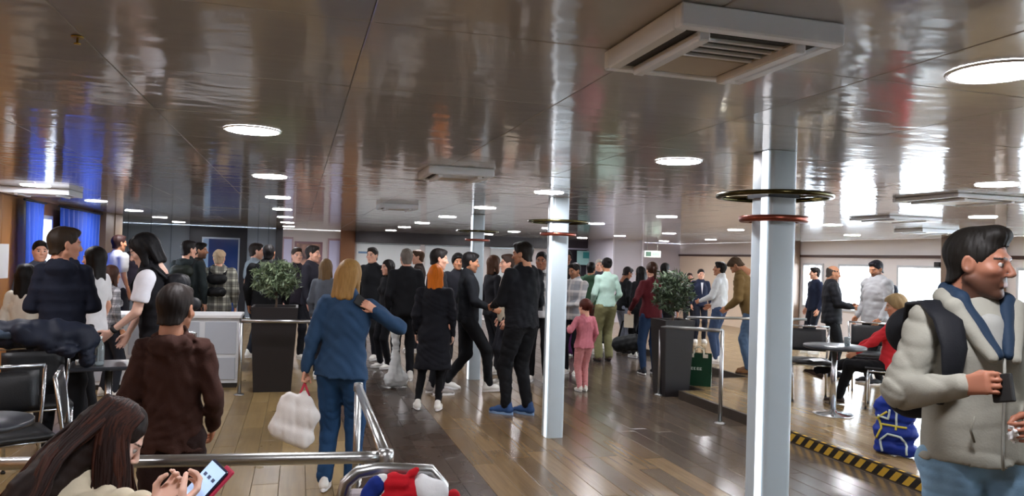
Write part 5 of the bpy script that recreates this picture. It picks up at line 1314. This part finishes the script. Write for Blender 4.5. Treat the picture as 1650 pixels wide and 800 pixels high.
person('man in a black bomber jacket and white sneakers striding right', 757, 9.05, head_y=401, ang=84, res=.016, tone='tan', beard=.3, hair=('short', '#120f0f', 0), head=(0, .12), top=dict(color='#15181d', g=.03, collar=.6, hem=-.06, name='black_bomber_jacket'), bottom=dict(color='#101115', g=.018, flare=.014),
    shoes=('#e2e0da', '#f0f0f0'), pelvis=(0, 0, -.045), legs=[(-.09, -.24, .1, .0, -.2), (.09, .27, .088, 0, .05)], arms=[None, (.2, .28, 1.02)], hand_kind=('relax', 'hold'))
person('tall man in black with blue sneakers, turned away to the left', 843, 7.72, head_y=390, ang=-48, res=.0135, bw=1.12, tone='tan', beard=.25, hair=('short', '#1b1512', 0), head=(-.35, .08), top=dict(color='#111217', g=.034, hood=True, hem=-.07, name='black_hoodie'), bottom=dict(color='#0d0e12', g=.022, flare=.016),
    shoes=('#27446e', '#7f9cc0'), legs=[(-.08, .1, .085, .35), (.08, -.05, .085, .15)], arms=[(-.1, .32, 1.08), (.2, .2, 1.0)], hand_kind=('hold', 'relax'))
person('brown-haired woman in black just left of the tall man', 796, 10.4, head_y=412, ang=60, res=.02, fem=True, tone='light', hair=('bob', '#4a2f1e', .03), top=dict(color='#17161b', g=.02), bottom=dict(color='#1b1c22'))
person('man in a beige jacket half hidden behind the tall man', 820, 9.4, head_y=410, ang=-100, res=.02, tone='light', hair=('short', '#3a2a22', 0), top=dict(color='#c9bda8', g=.024), bottom=dict(color='#2a2a30'), shoes=('#d8d4cc', '#eeeeee'))
person('dark curly-haired person seen between two men near the far column', 738, 11.3, head_y=410, ang=170, res=.024, tone='tan', hair=('curly', '#0f0d0c', 0), top=dict(color='#1c1d24', g=.02), bottom=dict(color='#1b1c22'))
person('man in a black top with white chest print, left of the middle column', 873, 9.9, head_y=406, ang=190, res=.02, tone='brown', hair=('short', '#0f0c0c', 0), top=dict(mat=plaid_mat('black_white_print', '#1b1b20', '#c9c9c9', '#26262c', 5), g=.022, name='printed_sweater'), bottom=dict(color='#101115'), shoes=('#e0ddd6', '#eeeeee'))
# ---- group right of the middle column
person('man with a dark cap-like hairstyle behind the middle column', 912, 13.4, head_y=405, ang=150, res=.025, tone='brown', hair=('curly', '#0e0d10', 0), top=dict(color='#2a2430', g=.02), bottom=dict(color='#3a1f38'))
P = person('bearded man in a grey and white patterned jacket right of the middle column', 927, 10.6, head_y=424, ang=-150, res=.018, tone='tan', beard=.5, hair=('short', '#19120f', 0), head=(.3, .2), top=dict(mat=plaid_mat('grey_white_pattern', '#b8b4b2', '#8a8f96', '#e4e0dc', 6), g=.03, collar=.7, name='patterned_jacket'), bottom=dict(color='#15161c'), arms=[(-.05, .3, 1.1), (.08, .28, 1.12)])
person('woman in a purple skirt-like trousers behind the pink girl', 915, 12.6, head_y=432, ang=10, res=.025, fem=True, tone='tan', hair=('long', '#17100f', .15), top=dict(color='#1a171d', g=.02), bottom=dict(color='#4d2350', g=.04, flare=.05))
person('little girl in a pink tracksuit and white shoes, hand held up', 945, 9.2, head_y=487, ang=-28, res=.0135, hs=1.3, fem=True, bw=1.12, tone='light', hair=('pony', '#4a1f16', .01), head=(-.2, .0), top=dict(color='#c47580', g=.026, hem=-.1, name='pink_sweatshirt', flare=.012), bottom=dict(color='#cf8a8a', g=.02, flare=.016, name='pink_trousers'), shoes=('#ddd8ce', '#e8e6e0'), arms=[(-.26, .18, 1.22), (.2, .05, .92)], stance=.07)
person('dark-haired man in a green jacket left of the woman in mint', 953, 13.0, head_y=423, ang=20, res=.02, tone='tan', hair=('short', '#0e0d0d', 0), top=dict(color='#3c5a45', g=.026, hood=True), bottom=dict(color='#4a2a24', g=.02))
person('white-haired person glimpsed behind the woman in mint', 966, 14.0, head_y=418, ang=180, res=.024, tone='light', hair=('short', '#b8b2a8', 0), top=dict(color='#3b3c44', g=.02), bottom=dict(color='#1b1c22'))
M_ = person('woman with a dark bun in a mint cardigan and khaki trousers', 978, 12.0, head_y=416, ang=-25, res=.016, fem=True, tone='tan', hair=('bun', '#141010', 0), top=dict(color='#b4d2c5', g=.024, hem=-.02, name='mint_cardigan'), bottom=dict(color='#7d7a56', g=.026, flare=.03, name='khaki_trousers'), shoes=('#4a3a34', '#222222'), arms=[(-.2, .14, .95), (.22, .16, .98)])
person('woman in a black jacket and pale grey trousers right of the mint cardigan', 1006, 13.2, head_y=430, ang=60, res=.018, fem=True, tone='brown', hair=('short', '#1a1012', 0), head=(0, .3), lean=.12, top=dict(color='#16181b', g=.026, name='black_jacket'), bottom=dict(color='#8d93a3', g=.02, flare=.03, name='grey_trousers'), shoes=('#2a2a2e', '#222222'))
person('long dark-haired woman in black left of the woman in dark red', 1033, 12.6, head_y=430, ang=-40, res=.02, fem=True, tone='light', hair=('long', '#120e0e', .18), top=dict(color='#141317', g=.022), bottom=dict(color='#101014', g=.02), shoes=('#c9c6c0', '#dddddd'))
sb = thing('duffel_bag', 'black duffel bag hanging low beside the woman in dark red', 'bag', place(1014, 11.0, .32), face(1014, 20))
f = Field((-.26, -.2, -.1), (.26, .2, .5), .016); f.cone((-.12, 0, .08), (.13, 0, .12), .12, .13, .05); f.noise(.008, 26, 2); V, Q = f.mesh(); link('bag_body', mesh_np('bag_body', V, Q, True), cloth('#15181a', .6), sb)
q = MB(); q.tube([(-.14, 0, .16), (-.08, 0, .42), (.06, 0, .46), (.15, 0, .2)], .014, 6); q.build('strap', cloth('#111214'), sb)
W_ = person('woman in a dark red sweater and jeans holding papers, brown ponytail', 1051, 10.75, head_y=423, ang=-24, res=.015, fem=True, tone='light', hair=('pony', '#3a2115', .06), top=dict(color='#4d1219', g=.028, hem=-.07, name='dark_red_sweater'), bottom=dict(color='#1f3350', g=.016, flare=.012, name='jeans'), shoes=('#22232a', '#e4e4e4'), arms=[(-.3, .1, 1.0), (.16, .2, 1.0)], hand_kind=('hold', 'hold'))
hpw = W_.world((W_.WR[0]+W_.HL @ np.array([.02, 0, -.11]))*W_.s); pp_ = thing('paper_sheets', 'cream papers held low by the woman in dark red', 'paper', (hpw[0], hpw[1], hpw[2]-.1), face(1045, 10))
box_part('sheet', (-.07, .07, -.004, .004, -.1, .1), cloth('#d8cdb8'), pp_, .002)
person('dark-haired person behind the woman in dark red', 1072, 12.2, head_y=424, ang=10, res=.025, tone='tan', hair=('short', '#131011', 0), top=dict(color='#1a1b21', g=.022), bottom=dict(color='#1b1c22'))
# ---- right platform
person('man with a pinkish face far behind the dark green tree', 1112, 15.5, head_y=440, ang=170, z0=PLAT, res=.024, tone='#c08878', hair=('short', '#3a2a24', 0), top=dict(color='#6a5a5c', g=.02), bottom=dict(color='#1b1c22'))
P = person('man in a dark suit and white shirt far behind the white-shirted man', 1130, 14.5, head_y=434, ang=165, z0=PLAT, res=.025, tone='light', hair=('short', '#1c1613', 0), top=dict(color='#20263c', g=.024, name='suit_jacket'), bottom=dict(color='#1b1f2c'))
q = MB(); q.add([P.Tu(v)*P.s for v in ((-.03, .125, .48), (.03, .125, .48), (0, .155, .2))], [(0, 2, 1)]); q.build('shirt_front', cloth('#e6e6ea'), P.root)
P = person('waiter in a white shirt with dark waistcoat straps, facing left', 1161, 11.5, head_y=422, ang=-72, z0=PLAT, res=.016, tone='tan', hair=('short', '#15110f', 0), head=(-.1, -.12), top=dict(color='#dcdfe0', g=.026, hem=-.03, name='white_shirt', collar=.5), bottom=dict(color='#3a4a66', g=.018), arms=[(-.12, .3, 1.06), (.2, .22, .98)], hand_kind=('hold', 'relax'))
q = MB(); q.tube([P.Tu(v)*P.s for v in ((.1, .08, .44), (.13, .15, .3), (.14, .1, .12), (.13, .02, .02))], .028, 8, True, True, .4); q.build('strap', cloth('#5a4a3e'), P.root)
P = person('stooping man in an olive brown jacket and jeans, facing left', 1213, 10.45, head_y=440, ang=-80, H=1.68, z0=PLAT, res=.015, bw=1.1, lean=.36, head=(0, .5), tone='tan', beard=.4, hair=('short', '#4a3a2a', 0), top=dict(color='#6e5834', g=.034, hem=-.06, collar=.6, name='olive_brown_jacket'), bottom=dict(color='#4a5f78', g=.018, flare=.014, name='jeans'), shoes=('#6d4a28', '#3a2a20'), arms=[(-.14, .34, .95), (.16, .36, .95)], hand_kind=('hold', 'hold'))
P = person('dark-haired youth in navy by the far window', 1314, 13.2, head_y=431, ang=-120, z0=PLAT, res=.025, tone='light', hair=('short', '#16110f', 0), head=(.3, 0), top=dict(color='#1a2238', g=.02, name='navy_jacket'), bottom=dict(color='#161a26'))
P = person('balding man in a black sweater looking down at his hand, left of the hoodie man', 1342, 10.5, head_y=428, ang=84, z0=PLAT, res=.014, bw=1.14, head=(.0, .18), tone='tan', beard=.35, hair=('bald', '#3a332e', 0), top=dict(color='#14161c', g=.03, hem=-.12, name='black_sweater', flare=.01), bottom=dict(color='#101216', g=.02), arms=[(-.1, .3, 1.12), (.14, .3, 1.1)], hand_kind=('hold', 'hold'), shoes=('#15151a', '#101010'))
P = person('bearded man in a pale grey hoodie looking down, with a dark rucksack', 1413, 9.9, head_y=420, ang=-128, z0=PLAT, res=.014, bw=1.22, head=(-.2, .3), tone='tan', beard=.7, hair=('short', '#14111a', 0), top=dict(color='#a3a4a6', g=.036, hem=-.1, hood=True, name='grey_hoodie'), bottom=dict(color='#14151a', g=.022), arms=[(-.24, .12, .93), (.27, .1, .93)], shoes=('#202024', '#dddddd'))
backpack(P, 'dark blue rucksack on the man in the pale grey hoodie', '#232a3a', 1.0, '#15161a', False)
S_ = person('seated woman with short grey-blonde hair in a red jacket, legs crossed', 1432, 8.12, H=1.64, ang=-84, z0=PLAT, res=.0135, fem=True, bw=1.1, sit=True, pelvis=(0, -.06, -.42), lean=-.05, head=(-.15, .22), tone='#c08e70', hair=('curly', '#8a7452', 0),
    top=dict(color='#c02a32', g=.026, hem=-.06, collar=.6, name='red_jacket'), bottom=dict(color='#0f1014', g=.014, flare=.012), legs=[(-.06, .5, .085, 0), (-.02, .76, .36, 0, .3)], arms=[(-.15, .34, .62), (.1, .36, .66)], shoes=('#3a2c26', '#8a7a66'))
